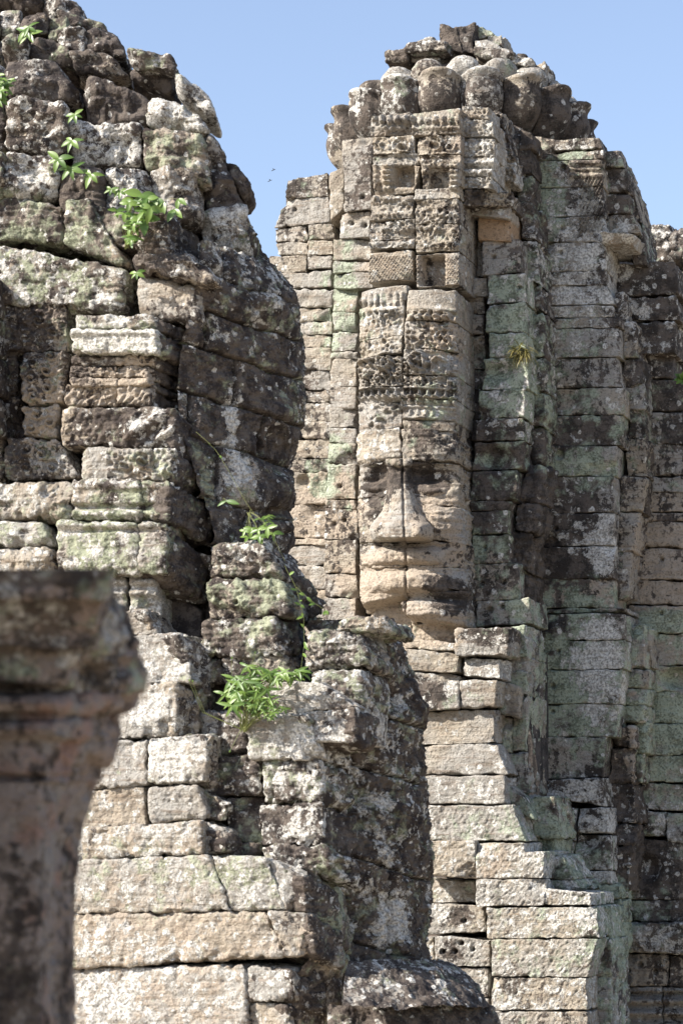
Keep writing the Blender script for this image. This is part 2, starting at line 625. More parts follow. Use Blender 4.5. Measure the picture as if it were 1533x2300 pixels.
# ------------------------------------------------------------------ the ground
mg, tg, bgm = mk('earth')
Ng = NT(tg)
pg = Ng.new('ShaderNodeTexCoord').outputs['Object']
Ng.link(Ng.mix(Ng.step(Ng.noise(pg, 0.6, 8), 0.4, 0.6), (0.36, 0.29, 0.21), (0.30, 0.25, 0.17)), bgm.inputs['Base Color'])
bgm.inputs['Roughness'].default_value = 1.0
gm = MB()
gm.add(np.array([(-900, -900, GROUND), (900, -900, GROUND), (900, 1500, GROUND), (-900, 1500, GROUND)]), np.array([(0, 1, 2, 3)]))
go = gm.build('ground', mg)
go['kind'] = 'structure'
go['label'] = 'bare earth and short grass of the temple court'

# ------------------------------------------------------------------ ornament patterns (metres of relief in design pixels)
def bumps(X, Y, y0, y1, px, h, ph=0.0, point=False):
    yc, hy = 0.5 * (y0 + y1), 0.5 * (y1 - y0)
    u = ((X + ph) % px) / px - 0.5
    v = (Y - yc) / hy
    if point:
        wid = 0.42 * np.clip(0.5 * (v + 1), 0.05, 1)
        m = np.clip(1 - np.abs(u) / wid, 0, 1) * (np.abs(v) < 1)
        return h * np.sqrt(m)
    return h * np.sqrt(np.clip(1 - (u / 0.45) ** 2 - np.clip(v, -1.5, 1.5) ** 2, 0, 1))


def band(Y, y0, y1, h, s=1.5):
    return h * (1 / (1 + np.exp(-(Y - y0) / s))) * (1 / (1 + np.exp((Y - y1) / s)))


def scroll(X, Y, cx, cy, rr, h):
    d = np.hypot(X - cx, Y - cy)
    a = np.arctan2(Y - cy, X - cx)
    s = np.cos(a + d / rr * 7.5)
    return h * np.clip(s, -0.3, 1) * np.exp(-(d / rr) ** 4)


def wear(X, Y):
    q = np.stack([X / 46.0, Y / 38.0, 0 * X + 7.7], -1)
    return np.clip(0.75 + 1.5 * fbm(q, 2), 0.08, 1.25)


def foliage(X, Y, sc, h):
    q = np.stack([X / sc, Y / sc, 0 * X + 3.3], -1)
    n = noise(q) + 0.6 * noise(q * 2.1 + 9)
    return h * np.clip(1.0 - 2.6 * np.abs(n), -0.6, 1)


def chisel(X, Y, h, sc=5.0):
    q = np.stack([(X + 0.7 * Y) / sc, (Y - 0.5 * X) / (sc * 2.2), 0 * X], -1)
    return h * noise(q)

# ================================================================== the tall tower with the frontal face
C = Frame(1000, 30.0, 18.0)
tower = thing('face_tower', 'tall sunlit stone tower with a carved frontal face under a ring of lotus petals', 'tower', tuple(C.hit(1050, 1150, -1.6) * np.array([1, 1, 0]) + np.array([0, 0, GROUND])))

# stains and patches of tone on the stones: x, y, rx, ry, channel (0 green, 1 white, 2 black, 3 warm), amount
BLOBS += [
    (1330, 1900, 140, 160, 1, 0.10, 'c'), (1330, 1900, 140, 160, 2, 0.16, 'c'), (1500, 1950, 90, 160, 1, 0.14, 'c'), (1500, 1950, 90, 160, 2, 0.14, 'c'), (1300, 1450, 110, 90, 1, 0.08, 'c'), (1300, 1600, 110, 130, 2, 0.12, 'c'), (1130, 900, 80, 260, 2, 0.10, 'c'), (1130, 900, 80, 260, 1, 0.06, 'c'),
    (850, 1750, 120, 330, 1, 0.06, 'l'), (560, 760, 120, 200, 1, 0.05, 'l'),
    (775, 1140, 40, 70, 3, 0.5, 'c'), (850, 1310, 90, 60, 3, 0.9, 'c'), (920, 1410, 140, 50, 3, 0.9, 'c'), (980, 1160, 50, 60, 3, 0.7, 'c'),
    (960, 1250, 60, 60, 3, 0.8, 'c'), (960, 1250, 90, 140, 1, -0.35, 'c'), (850, 1320, 100, 80, 1, -0.4, 'c'), (920, 1400, 120, 60, 2, -0.4, 'c'),
    (900, 1160, 140, 120, 2, 0.14, 'c'), (850, 1320, 70, 60, 2, -0.25, 'c'), (960, 1075, 60, 40, 2, 0.35, 'c'), (1000, 1340, 45, 50, 2, 0.55, 'c'), (850, 1080, 40, 40, 2, 0.35, 'c'), (985, 745, 40, 60, 3, 0.6, 'c'), (970, 985, 60, 45, 1, -0.4, 'c'), (970, 985, 60, 45, 2, 0.3, 'c'),  # includes black patches over both eye sockets
    (770, 680, 45, 160, 0, 0.34, 'c'), (705, 740, 60, 200, 0, 0.12, 'c'), (760, 1000, 40, 60, 0, 0.25, 'c'), (725, 1085, 40, 50, 0, 0.35, 'c'),
    (700, 1170, 60, 40, 3, 0.8, 'c'), (690, 850, 50, 60, 2, 0.25, 'c'),
    (850, 830, 70, 200, 1, 0.06, 'c'), (896, 1072, 45, 38, 1, -0.4, 'c'), (896, 1068, 60, 36, 2, 0.25, 'c'), (970, 900, 50, 60, 0, 0.3, 'c'),  # upper nose bridge set darker, with less white
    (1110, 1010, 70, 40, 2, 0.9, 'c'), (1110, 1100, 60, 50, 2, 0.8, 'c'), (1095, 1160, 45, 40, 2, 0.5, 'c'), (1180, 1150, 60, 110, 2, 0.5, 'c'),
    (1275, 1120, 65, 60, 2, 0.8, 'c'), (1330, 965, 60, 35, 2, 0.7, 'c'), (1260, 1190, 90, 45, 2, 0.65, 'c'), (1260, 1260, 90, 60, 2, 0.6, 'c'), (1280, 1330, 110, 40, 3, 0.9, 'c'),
    (1280, 1330, 110, 45, 1, -0.4, 'c'), (1260, 1210, 80, 90, 0, -0.5, 'c'), (1350, 1240, 40, 70, 1, 0.4, 'c'),
    (1300, 1500, 120, 220, 0, 0.30, 'c'), (1290, 1050, 100, 50, 0, 0.35, 'c'), (1150, 690, 60, 120, 0, 0.35, 'c'), (1150, 860, 80, 120, 0, 0.28, 'c'), (1350, 1500, 60, 120, 1, 0.4, 'c'),
    (1300, 600, 120, 220, 1, 0.25, 'c'), (1240, 440, 40, 90, 0, 0.5, 'c'), (1500, 1250, 80, 130, 3, 0.9, 'c'), (1500, 1250, 90, 140, 1, -0.5, 'c'), (1500, 1250, 90, 150, 0, -0.6, 'c'),
    (1450, 690, 90, 120, 2, 0.25, 'c'), (1450, 690, 80, 110, 0, -0.3, 'c'), (1490, 1390, 70, 40, 0, 0.6, 'c'), (1490, 1650, 80, 160, 0, 0.4, 'c'),
    (1110, 510, 45, 35, 3, 1.0, 'c'), (1390, 1750, 45, 130, 3, 0.5, 'c'), (1390, 1750, 50, 140, 2, 0.3, 'c'), (1360, 2050, 70, 130, 0, 0.4, 'c'), (1350, 2000, 60, 200, 2, 0.4, 'c'),
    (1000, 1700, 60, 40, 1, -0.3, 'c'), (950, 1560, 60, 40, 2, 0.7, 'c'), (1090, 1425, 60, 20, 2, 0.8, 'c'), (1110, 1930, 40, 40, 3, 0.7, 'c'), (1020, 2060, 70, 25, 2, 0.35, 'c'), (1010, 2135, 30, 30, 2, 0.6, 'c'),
    (1260, 1930, 60, 60, 0, 0.25, 'c'), (1210, 1860, 50, 70, 0, 0.25, 'c'),
    (1010, 330, 60, 90, 3, 0.35, 'c'), (900, 400, 80, 60, 3, 0.3, 'c'), (985, 600, 60, 40, 3, 0.5, 'c'), (870, 600, 60, 30, 3, 0.4, 'c'),
]

# --- rubble cores behind the facing
mb = MB()
core(mb, C, 640, 835, 430, -0.75, -4.0)
core(mb, C, 745, 1060, 680, -0.45, -3.6)
core(mb, C, 850, 1090, 330, -0.1, -3.4)
core(mb, C, 1040, 1200, 360, -0.35, -3.5)
core(mb, C, 1195, 1340, 345, -1.1, -3.8)
core(mb, C, 1340, 1400, 640, -1.9, -4.2)
core(mb, C, 1395, 1560, 660, -2.4, -4.6)
core(mb, C, 930, 1180, 1460, 0.5, -3.0)
mb.build('rubble_core', STONE, tower)

WING = (0.22, 0.40, 0.32, 0.36)
# --- left wing wall
mb = MB()
for q in ([(648, 405), (735, 387), (737, 440), (640, 447)], [(640, 448), (737, 441), (743, 498), (616, 512)], [(616, 513), (690, 508), (690, 540), (617, 546)],
          [(692, 504), (748, 500), (748, 536), (692, 541)], [(618, 546), (690, 541), (690, 572), (622, 574)], [(692, 541), (748, 538), (748, 572), (692, 574)],
          [(608, 577), (688, 573), (688, 612), (600, 614)], [(690, 573), (745, 572), (745, 602), (690, 604)], [(598, 614), (745, 605), (745, 645), (598, 652)]):
    block(mb, C, q, w=-0.25, d=0.5, wt=WING, amp=0.02, ero=0.09, step=3.0, r=0.03, holes=((662, 470, 4), (668, 542, 4)))
rows(mb, C, 560, 744, [652, 690, 722, 752, 782, 832, 876, 905, 948, 985, 1030, 1060], w=-0.27, d=0.5, wt=WING, amp=0.03, ero=0.10, r=0.035)
rows(mb, C, 640, 736, [1060, 1132, 1208, 1224, 1270, 1322, 1348, 1392, 1440], w=-0.25, d=0.5, wt=(0.2, 0.3, 0.12, 0.5), amp=0.025, ero=0.08, r=0.035, holes=((683, 1081, 13),))
mb.build('wing_wall', STONE, tower)

mb = MB()
block(mb, C, [(738, 388), (772, 372), (772, 470), (740, 500)], w=-0.05, d=0.5, wt=WING, amp=0.02)
block(mb, C, [(770, 318), (834, 306), (834, 470), (772, 476)], w=0.12, d=0.7, wt=(0.1, 0.3, 0.35, 0.3), amp=0.025, r=0.05, holes=((813, 441, 5),))
block(mb, C, [(762, 478), (830, 474), (830, 532), (764, 536)], w=0.05, wt=WING, holes=((789, 501, 5), (818, 506, 5)))
rows(mb, C, lambda y: 748 - (y - 535) * 0.03, 834, [536, 585, 612, 648], w=0.02, wt=(0.3, 0.35, 0.1, 0.35), amp=0.02, ero=0.08)
rows(mb, C, lambda y: 748 - max(0, y - 648) * 0.035, 800, [648, 702, 745, 790, 806, 870, 915, 960, 996, 1042, 1122, 1142, 1212, 1288, 1342, 1402, 1450], w=0.02, wt=(0.26, 0.38, 0.28, 0.36), amp=0.022, ero=0.07, holes=((763, 1092, 4), (750, 1176, 4), (773, 1168, 4)))
mb.build('pilaster', STONE, tower)

mb = MB()
low = list(range(1440, 2400, 74))
for a, b in ((560, 700), (700, 830), (830, 960)):
    rows(mb, C, a, b, low, w=-0.2 if a < 700 else 0.1, d=0.7, wt=WING, step=8)
rows(mb, C, 560, 640, list(range(1060, 1441, 76)), w=-0.27, d=0.7, wt=WING, step=8)
mb.build('lower_wall', STONE, tower)

# --- upper carved pilaster above the face
UP = (0.22, 0.42, 0.36, 0.32)


def up_rel(X, Y):
    f = bumps(X, Y, 258, 282, 17, 0.05) + band(Y, 284, 292, 0.03)
    f = f + scroll(X, Y, 905, 330, 22, 0.05) + scroll(X, Y, 975, 325, 22, 0.05) + scroll(X, Y, 1010, 330, 16, 0.04) + scroll(X, Y, 860, 325, 16, 0.04)
    f = f + band(Y, 344, 352, 0.04)
    # small niches with baluster posts
    for (a, b, c, d) in ((886, 928, 374, 418), (962, 1008, 376, 420)):
        f = f - 0.16 / ((1 + np.exp(-(X - a) / 1.0)) * (1 + np.exp((X - b) / 1.0)) * (1 + np.exp(-(Y - c) / 1.0)) * (1 + np.exp((Y - d) / 1.0)))
    for cx in (870, 1020):
        post = np.exp(-((X - cx) / 11.0) ** 6) * (np.abs(Y - 398) < 32)
        f = f + post * (0.05 + 0.025 * np.sin(Y / 6.0 * math.pi))
    f = f + np.exp(-((X - 843) / 6.0) ** 4) * 0.04 * (np.abs(Y - 400) < 30)
    # lower recess and pecked blocks
    f = f - 0.20 / ((1 + np.exp(-(X - 944) / 1.2)) * (1 + np.exp((X - 996) / 1.2)) * (1 + np.exp(-(Y - 574) / 1.2)) * (1 + np.exp((Y - 640) / 1.2)))
    pk = np.sin(X / 8.0 * 2 * math.pi + 0.3 * np.sin(Y / 6)) * np.sin(Y / 10.0 * 2 * math.pi + X / 9)
    f = f + 0.022 * pk * (Y > 575) * (Y < 638)
    f = f + 0.03 * foliage(X, Y, 13.0, 1.0) * (Y > 440) * (Y < 560) + 0.025 * band((Y - 440) % 34, 4, 12, 1.0) * (Y > 440) * (Y < 560)
    return (f + 0.018 * foliage(X, Y, 9.0, 1.0) * (Y < 430)) * np.where((Y > 360) & (Y < 425) | (Y > 570), 1.2, 1.5 * wear(X, Y))


mb = MB()
kw = dict(d=1.0, wt=UP, relief=up_rel, step=2.3, amp=0.010, ero=0.05, r=0.03)
for q in ([(832, 264), (920, 250), (922, 300), (832, 308)], [(834, 309), (930, 302), (932, 345), (836, 352)], [(836, 353), (942, 346), (944, 372), (838, 374)], [(838, 374), (942, 372), (930, 432), (836, 442)],
          [(834, 442), (928, 438), (928, 492), (832, 498)], [(830, 500), (932, 492), (932, 535), (830, 542)], [(828, 543), (932, 537), (930, 556), (828, 560)],
          [(828, 568), (926, 560), (928, 628), (826, 636)]):
    block(mb, C, q, w=1.02, **kw)
for q in ([(924, 254), (1034, 242), (1034, 300), (926, 305)], [(934, 306), (1035, 301), (1035, 346), (934, 352)], [(944, 352), (1035, 347), (1035, 418), (944, 422)], [(930, 424), (1032, 418), (1032, 446), (930, 450)],
          [(932, 452), (1030, 446), (1033, 502), (934, 506)], [(934, 506), (1032, 502), (1030, 562), (934, 566)], [(932, 574), (1030, 564), (1030, 640), (934, 645)]):
    block(mb, C, q, w=1.06, **kw)
mb.build('carved_pilaster', STONE, tower)


def third_rel(X, Y):
    f = 0.03 * foliage(X, Y, 10, 1.0) + band(Y, 364, 372, 0.05) + band(Y, 382, 391, 0.08) - band(Y, 372, 381, 0.05)
    return f + bumps(X, Y, 320, 338, 14, 0.03)


mb = MB()
for q in ([(1037, 238), (1098, 240), (1098, 268), (1037, 270)], [(1039, 271), (1108, 269), (1110, 308), (1039, 310)], [(1038, 311), (1112, 310), (1110, 352), (1038, 354)],
          [(1039, 355), (1110, 352), (1106, 398), (1039, 394)], [(1039, 396), (1104, 398), (1108, 424), (1039, 424)]):
    block(mb, C, q, w=0.9, d=0.9, wt=(0.12, 0.52, 0.2, 0.3), relief=third_rel, step=2.3, r=0.025)
# stones of its flank, set back
for q in ([(1098, 248), (1128, 252), (1132, 300), (1108, 300)], [(1110, 300), (1140, 300), (1150, 352), (1110, 352)], [(1110, 352), (1155, 352), (1155, 412), (1108, 412)]):
    block(mb, C, q, w=0.30, d=0.6, wt=(0.25, 0.5, 0.6, 0.2), relief=lambda X, Y: 0.05 * foliage(X, Y, 14, 1.0), step=2.5, amp=0.03)
for q in ([(1130, 270), (1165, 285), (1165, 335), (1140, 335)], [(1150, 335), (1192, 332), (1196, 392), (1160, 395)], [(1158, 396), (1196, 393), (1192, 452), (1160, 460)], [(1165, 285), (1196, 300), (1196, 332), (1166, 335)]):
    block(mb, C, q, w=-0.12, d=0.5, wt=(0.3, 0.35, 0.65, 0.2), amp=0.03)
mb.build('carved_corner', STONE, tower)

mb = MB()
block(mb, C, [(1040, 424), (1152, 430), (1150, 466), (1042, 460)], w=[0.94, 0.62, 0.55, 0.86], d=0.8, relief=lambda X, Y: 0.03 * foliage(X, Y, 14, 1.0), wt=(0.2, 0.36, 0.5, 0.35), amp=0.03, ero=0.08, r=0.05, step=2.6)
block(mb, C, [(1042, 462), (1144, 466), (1140, 490), (1044, 484)], w=0.52, d=0.5, wt=(0.3, 0.4, 0.3, 0.4), amp=0.02)
mb.build('overhanging_slab', STONE, tower)

# --- headdress above the forehead
FW = 1.15


def face_base(X, Y):
    f = -0.17 * np.clip(np.abs(X - 905) / 114, 0, 1.2) ** 3
    return f


def head_rel(X, Y):
    f = face_base(X, Y)
    f = f + bumps(X, Y, 656, 688, 15, 0.05, 4) * (X < 912) + bumps(X, Y, 704, 722, 19, 0.05) * (X > 906)
    f = f + band(Y, 690, 698, 0.03) + band(Y, 742, 750, -0.02)
    f = f + 0.035 * foliage(X, Y, 17, 1.0) * (Y > 698) * (Y < 790)
    f = f + 0.05 * foliage(X, Y, 13, 1.0) * (Y > 800) * (Y < 868)
    # seated figures in niches
    for cx, cy in ((862, 812), (940, 812), (815, 826), (985, 822)):
        d = np.hypot((X - cx) / 1.0, (Y - cy) / 1.25)
        f = f + 0.07 * np.exp(-((d - 15) / 4.0) ** 2) + 0.06 * np.exp(-(d / 6.5) ** 2)
    f = f + band(Y, 868, 874, 0.05, 1.0) + band(Y, 890, 898, 0.05, 1.0) - band(Y, 875, 889, 0.03, 1.0)
    f = f + bumps(X, Y, 872, 892, 18, 0.075, 3, True) + bumps(X, Y, 897, 910, 19, 0.05) * (X > 903) + band(Y, 911, 916, 0.04, 1.0) * (X > 903)
    f = f + bumps(X, Y, 916, 934, 17, 0.06, 6, True) * (X > 915) * (X < 985) + band(Y, 934, 941, 0.05, 1.0) * (X > 903)
    f = f + 0.03 * foliage(X, Y, 20, 1.0) * (Y > 905) * (Y < 960) * (X < 905)
    b = face_base(X, Y)
    return b + 1.6 * (f - b) * wear(X, Y)


mb = MB()
kw = dict(w=FW, d=0.95, relief=head_rel, step=2.2, amp=0.010, ero=0.05, r=0.028)
HW = (0.32, 0.46, 0.24, 0.28)
for q in ([(804, 652), (914, 640), (912, 676), (802, 690)], [(800, 690), (908, 672), (906, 752), (798, 766)], [(798, 766), (904, 752), (902, 792), (798, 804)], [(798, 802), (904, 800), (904, 866), (798, 874)], [(799, 874), (904, 866), (903, 900), (799, 906)], [(798, 906), (902, 898), (902, 958), (797, 976)]):
    block(mb, C, q, wt=HW, **kw)
for q in ([(916, 652), (1016, 646), (1018, 720), (912, 722)], [(910, 722), (1018, 722), (1018, 784), (908, 784)], [(906, 784), (1018, 784), (1019, 842), (906, 842)], [(906, 842), (1020, 842), (1020, 896), (906, 896)], [(904, 896), (1018, 896), (1016, 942), (904, 944)], [(904, 944), (1014, 942), (1012, 964), (904, 968)]):
    block(mb, C, q, wt=(0.30, 0.40, 0.26, 0.36), **kw)
mb.build('headdress', STONE, tower)


# --- the face itself
def chin_y(X):
    return np.interp(X, [790, 905, 910, 1030], [1364, 1340, 1386, 1406])


def g2(X, Y, cx, cy, rx, ry, p=1.0):
    return np.exp(-(((X - cx) / rx) ** 2 + ((Y - cy) / ry) ** 2) ** p)


def face_rel(X, Y):
    f = face_base(X, Y)
    f = f + 0.06 / (1 + np.exp((Y - (1040 + 8 * np.cos((X - 905) / 60.0))) / 1.6)) * (Y > 960)
    f = f - 0.16 * g2(X, Y, 843, 1080, 25, 34) - 0.16 * g2(X, Y, 962, 1080, 44, 36)
    f = f - 0.05 * g2(X, Y, 905, 1062, 60, 16)
    f = f + 0.06 * g2(X, Y, 986, 1168, 34, 40, 1.5) + 0.05 * g2(X, Y, 826, 1165, 24, 36, 1.5)
    f = f - 0.08 * g2(X, Y, 900, 1226, 75, 9, 1.5) - 0.07 * g2(X, Y, 1018, 1270, 22, 34)
    f = f - 0.07 * np.exp(-((Y - 1342) / 8.0) ** 2) * (X > 906)
    f = f + 0.07 * g2(X, Y, 960, 1372, 60, 18)
    f = f - 0.26 / (1 + np.exp(-(Y - chin_y(X)) / 1.8))
    return f


mb = MB()
kw = dict(w=FW, d=0.95, relief=face_rel, step=2.1, amp=0.030, ero=0.10, r=0.03, strata=1.8)
FWT = (0.24, 0.40, 0.34, 0.36)
for q in ([(796, 972), (902, 958), (902, 1030), (796, 1042)], [(797, 1042), (904, 1032), (904, 1112), (797, 1114)], [(797, 1114), (904, 1112), (906, 1216), (797, 1216)], [(797, 1216), (908, 1216), (910, 1272), (798, 1276)], [(800, 1276), (912, 1272), (910, 1345), (806, 1368)], [(808, 1360), (910, 1342), (910, 1432), (818, 1440)]):
    block(mb, C, q, wt=FWT if q[0][1] > 1000 else (0.3, 0.46, 0.26, 0.3), **kw)
for q in ([(905, 966), (1014, 962), (1020, 1036), (904, 1036)], [(906, 1040), (1022, 1040), (1022, 1136), (906, 1130)], [(906, 1130), (1024, 1136), (1028, 1216), (908, 1214)], [(910, 1214), (1028, 1214), (1030, 1272), (912, 1272)], [(912, 1272), (1032, 1272), (1034, 1322), (912, 1322)], [(912, 1322), (1036, 1322), (1036, 1402), (910, 1394)], [(910, 1392), (1036, 1400), (1032, 1446), (910, 1436)]):
    block(mb, C, q, wt=FWT, **kw)
face = mb.build('carved_face', STONE, tower)


def nose_w(X, Y):
    xn = 896 + (Y - 1050) * 0.045
    hw = np.interp(Y, [1030, 1060, 1110, 1150, 1178, 1200, 1214, 1224], [30, 28, 32, 44, 69, 72, 68, 48])
    hn = np.interp(Y, [1026, 1045, 1100, 1150, 1182, 1207, 1214, 1220], [0.0, 0.05, 0.12, 0.23, 0.35, 0.34, 0.14, -0.08])
    u = np.clip(np.abs(X - xn) / hw, 0, 1)
    s = hn * (1 - u ** 2.6) ** 0.85
    s = s + 0.0 * X + 0.06 * g2(X, Y, 838, 1192, 18, 16) + 0.08 * g2(X, Y, 944, 1194, 20, 17) - 0.05 * np.exp(-((X - (903 + (Y - 1040) * 0.03)) / 2.4) ** 2)
    rim = np.where(u >= 1, -0.07, 0) - 0.05 * (Y > 1220)
    return FW + face_rel(X, Y) + s * 1.08 + rim


mb = MB()
patch(mb, C, 808, 1030, 974, 1226, nose_w, (0.2, 0.50, 0.18, 0.35), amp=0.045)
mb.build('nose', STONE, face)


def lips_w(X, Y):
    u = (X - 914) / 100.0
    taper = np.clip(1 - u ** 2, 0, 1) ** 0.6
    up = 0.12 * np.exp(-((Y - (1248 + 10 * u * u)) / 19.0) ** 4)
    lo = 0.145 * np.exp(-((Y - (1306 + 6 * u * u)) / 22.0) ** 4)
    mid = -0.06 * np.exp(-((Y - 1276) / 5.0) ** 2)
    return FW + face_rel(X, Y) - 0.05 + (np.maximum(up, lo) + 0.04) * taper + mid * taper - 0.05 * np.exp(-((X - 911) / 2.5) ** 2)


mb = MB()
patch(mb, C, 808, 1222, 1020, 1340, lips_w, (0.14, 0.32, 0.32, 0.45), amp=0.055)
mb.build('lips', STONE, face)
for (cx, cy, rx, ry) in ((838, 1094, 27, 17), (966, 1098, 42, 18)):
    mb = MB()
    patch(mb, C, cx - rx - 6, cy - ry - 8, cx + rx + 6, cy + ry + 8,
          lambda X, Y: FW + face_rel(X, Y) - 0.04 + 0.14 * g2(X, Y, cx, cy, rx * 0.8, ry * 0.75, 1.2) - 0.035 * np.exp(-((Y - cy + 3) / 2.5) ** 2) * g2(X, Y, cx, cy, rx * .8, ry),
          (0.05, 0.2, 0.4, 0.6), amp=0.02)
    mb.build('eye', STONE, face)

# --- shaft right of the face
mb = MB()
S4 = (0.42, 0.38, 0.48, 0.28)
block(mb, C, (1072, 478, 1146, 542), w=0.42, d=0.6, wt=(0.05, 0.16, 0.22, 0.8), vary=0.02, amp=0.01, r=0.02, dw=0)
mb.build('repair_block', STONE_ORANGE, tower, label='fresh orange sandstone block')
mb = MB()
for q in ([(1046, 470), (1074, 470), (1072, 545), (1048, 545)], [(1060, 545), (1084, 545), (1084, 622), (1060, 622)]):
    block(mb, C, q, w=0.15, d=0.5, wt=(0.1, 0.3, 0.4, 0.3))
block(mb, C, [(1082, 542), (1166, 536), (1168, 612), (1082, 620)], w=0.40, d=0.7, wt=(0.15, 0.25, 0.3, 0.5), holes=((1107, 577, 4),))
block(mb, C, [(1094, 616), (1178, 614), (1180, 678), (1092, 682)], w=0.42, wt=S4, holes=((1165, 645, 4),))
block(mb, C, (1058, 624, 1092, 664), w=0.35, d=0.4, wt=(0.2, 0.35, 0.25, 0.4))
rows(mb, C, 1052, 1088, [664, 706, 752, 802, 830, 876], w=0.22, d=0.4, wt=(0.25, 0.35, 0.45, 0.3), holes=((1064, 706, 4), (1079, 764, 4)))
rows(mb, C, 1050, 1078, [876, 905, 942, 990], w=0.2, d=0.4, wt=(0.25, 0.3, 0.5, 0.3))
for q in ([(1090, 682), (1178, 680), (1180, 746), (1088, 746)], [(1094, 746), (1180, 746), (1182, 804), (1096, 804)], [(1084, 806), (1184, 802), (1186, 872), (1082, 876)], [(1076, 876), (1180, 872), (1178, 938), (1072, 940)], [(1070, 940), (1172, 940), (1174, 988), (1066, 992)], [(1064, 994), (1176, 992), (1172, 1052), (1060, 1056)],
          [(1056, 1058), (1160, 1056), (1158, 1124), (1054, 1126)], [(1054, 1126), (1146, 1126), (1140, 1146), (1054, 1146)], [(1054, 1148), (1138, 1146), (1140, 1198), (1056, 1202)], [(1058, 1202), (1142, 1200), (1144, 1264), (1058, 1266)], [(1058, 1266), (1160, 1264), (1166, 1346), (1056, 1350)], [(1066, 1350), (1186, 1342), (1194, 1402), (1068, 1408)]):
    block(mb, C, q, w=0.46, d=0.9, wt=S4, amp=0.018, ero=0.07, relief=(lambda X, Y: -0.10 * g2(X, Y, 1115, 835, 40, 20, 1.6) - 0.14 * g2(X, Y, 1112, 1030, 42, 26, 2.0)), holes=((1088, 1230, 4), (1082, 1310, 4), (1130, 1308, 5), (1098, 1370, 6), (1126, 1362, 5)))
mb.build('pilaster', STONE, tower)

mb = MB()
FL = (0.42, 0.35, 0.62, 0.25)
for q in ([(1166, 455), (1198, 455), (1204, 540), (1166, 536)], [(1164, 540), (1206, 540), (1212, 640), (1178, 625)], [(1178, 640), (1214, 640), (1220, 700), (1182, 690)], [(1182, 700), (1222, 702), (1218, 800), (1184, 800)],
          [(1186, 806), (1222, 802), (1224, 880), (1188, 880)], [(1182, 880), (1224, 880), (1222, 960), (1180, 960)], [(1176, 960), (1222, 960), (1220, 1040), (1178, 1040)]):
    block(mb, C, q, w=-0.02, d=0.7, wt=FL, amp=0.035, ero=0.1, r=0.06)
# bulging carved ear-like flank beside the mouth
for q, w_ in (([(1172, 1040), (1220, 1040), (1218, 1130), (1160, 1128)], 0.22), ([(1158, 1128), (1216, 1130), (1200, 1200), (1150, 1190)], 0.26), ([(1142, 1190), (1198, 1196), (1188, 1290), (1150, 1270)], 0.2), ([(1160, 1270), (1188, 1290), (1190, 1350), (1168, 1345)], 0.1)):
    block(mb, C, q, w=w_, d=0.7, wt=(0.2, 0.25, 0.75, 0.5), amp=0.05, ero=0.1, r=0.10)
mb.build('flank', STONE, tower)

# --- second shaft, in the shade
mb = MB()
S5 = (0.40, 0.38, 0.46, 0.30)


def s5_rel(X, Y):
    f = (band(Y, 362, 374, 0.10) + band(Y, 378, 384, 0.06) + band(Y, 392, 398, 0.05)) * (X > 1278) * (X < 1352)
    f = f + 0.03 * np.sin((X + Y * 0.5) / 8 * 6.28) * (X > 1300) * (Y > 400) * (Y < 520)
    return f - 0.08 * g2(X, Y, 1265, 895, 40, 30, 1.5) - 0.05 * g2(X, Y, 1320, 625, 22, 18)


kw = dict(w=-0.50, d=0.9, wt=S5, amp=0.013, ero=0.05, relief=s5_rel, step=2.8, r=0.03)
HS5 = ((1265, 376, 5), (1262, 512, 4), (1258, 567, 4), (1256, 1022, 8), (1248, 1188, 4), (1253, 1463, 4), (1240, 1541, 5), (1240, 1598, 4))
for q in ([(1200, 305), (1246, 312), (1244, 346), (1200, 345)], [(1245, 314), (1345, 308), (1352, 334), (1246, 338)], [(1204, 346), (1354, 336), (1356, 356), (1204, 362)], [(1204, 362), (1356, 357), (1354, 418), (1202, 422)], [(1200, 424), (1352, 418), (1354, 484), (1200, 488)], [(1212, 488), (1352, 484), (1364, 544), (1214, 544)],
          [(1218, 545), (1360, 542), (1360, 604), (1220, 612)], [(1220, 612), (1358, 605), (1360, 640), (1220, 641)], [(1222, 641), (1360, 641), (1380, 684), (1222, 686)], [(1224, 688), (1376, 686), (1380, 712), (1224, 714)], [(1226, 715), (1394, 712), (1394, 736), (1224, 738)], [(1224, 738), (1390, 737), (1390, 800), (1222, 804)], [(1220, 804), (1384, 803), (1396, 870), (1220, 872)], [(1226, 872), (1402, 872), (1400, 931), (1224, 933)], [(1222, 934), (1396, 932), (1394, 1000), (1222, 1002)], [(1222, 1002), (1384, 1002), (1380, 1068), (1220, 1070)], [(1218, 1071), (1378, 1070), (1380, 1150), (1212, 1153)],
          [(1210, 1153), (1380, 1151), (1378, 1225), (1206, 1227)], [(1204, 1228), (1378, 1226), (1378, 1299), (1200, 1300)], [(1198, 1300), (1376, 1300), (1376, 1364), (1198, 1366)], [(1200, 1367), (1402, 1364), (1402, 1375), (1202, 1378)],
          [(1206, 1379), (1400, 1377), (1402, 1436), (1204, 1438)], [(1202, 1438), (1404, 1437), (1404, 1503), (1200, 1504)], [(1198, 1505), (1396, 1504), (1388, 1580), (1196, 1581)], [(1194, 1582), (1388, 1581), (1384, 1654), (1194, 1655)], [(1194, 1656), (1362, 1654), (1352, 1745), (1194, 1750)]):
    ledge = q[0][1] > 1370
    block(mb, C, q, holes=HS5, **{**kw, 'w': -0.56 if ledge else -0.70})
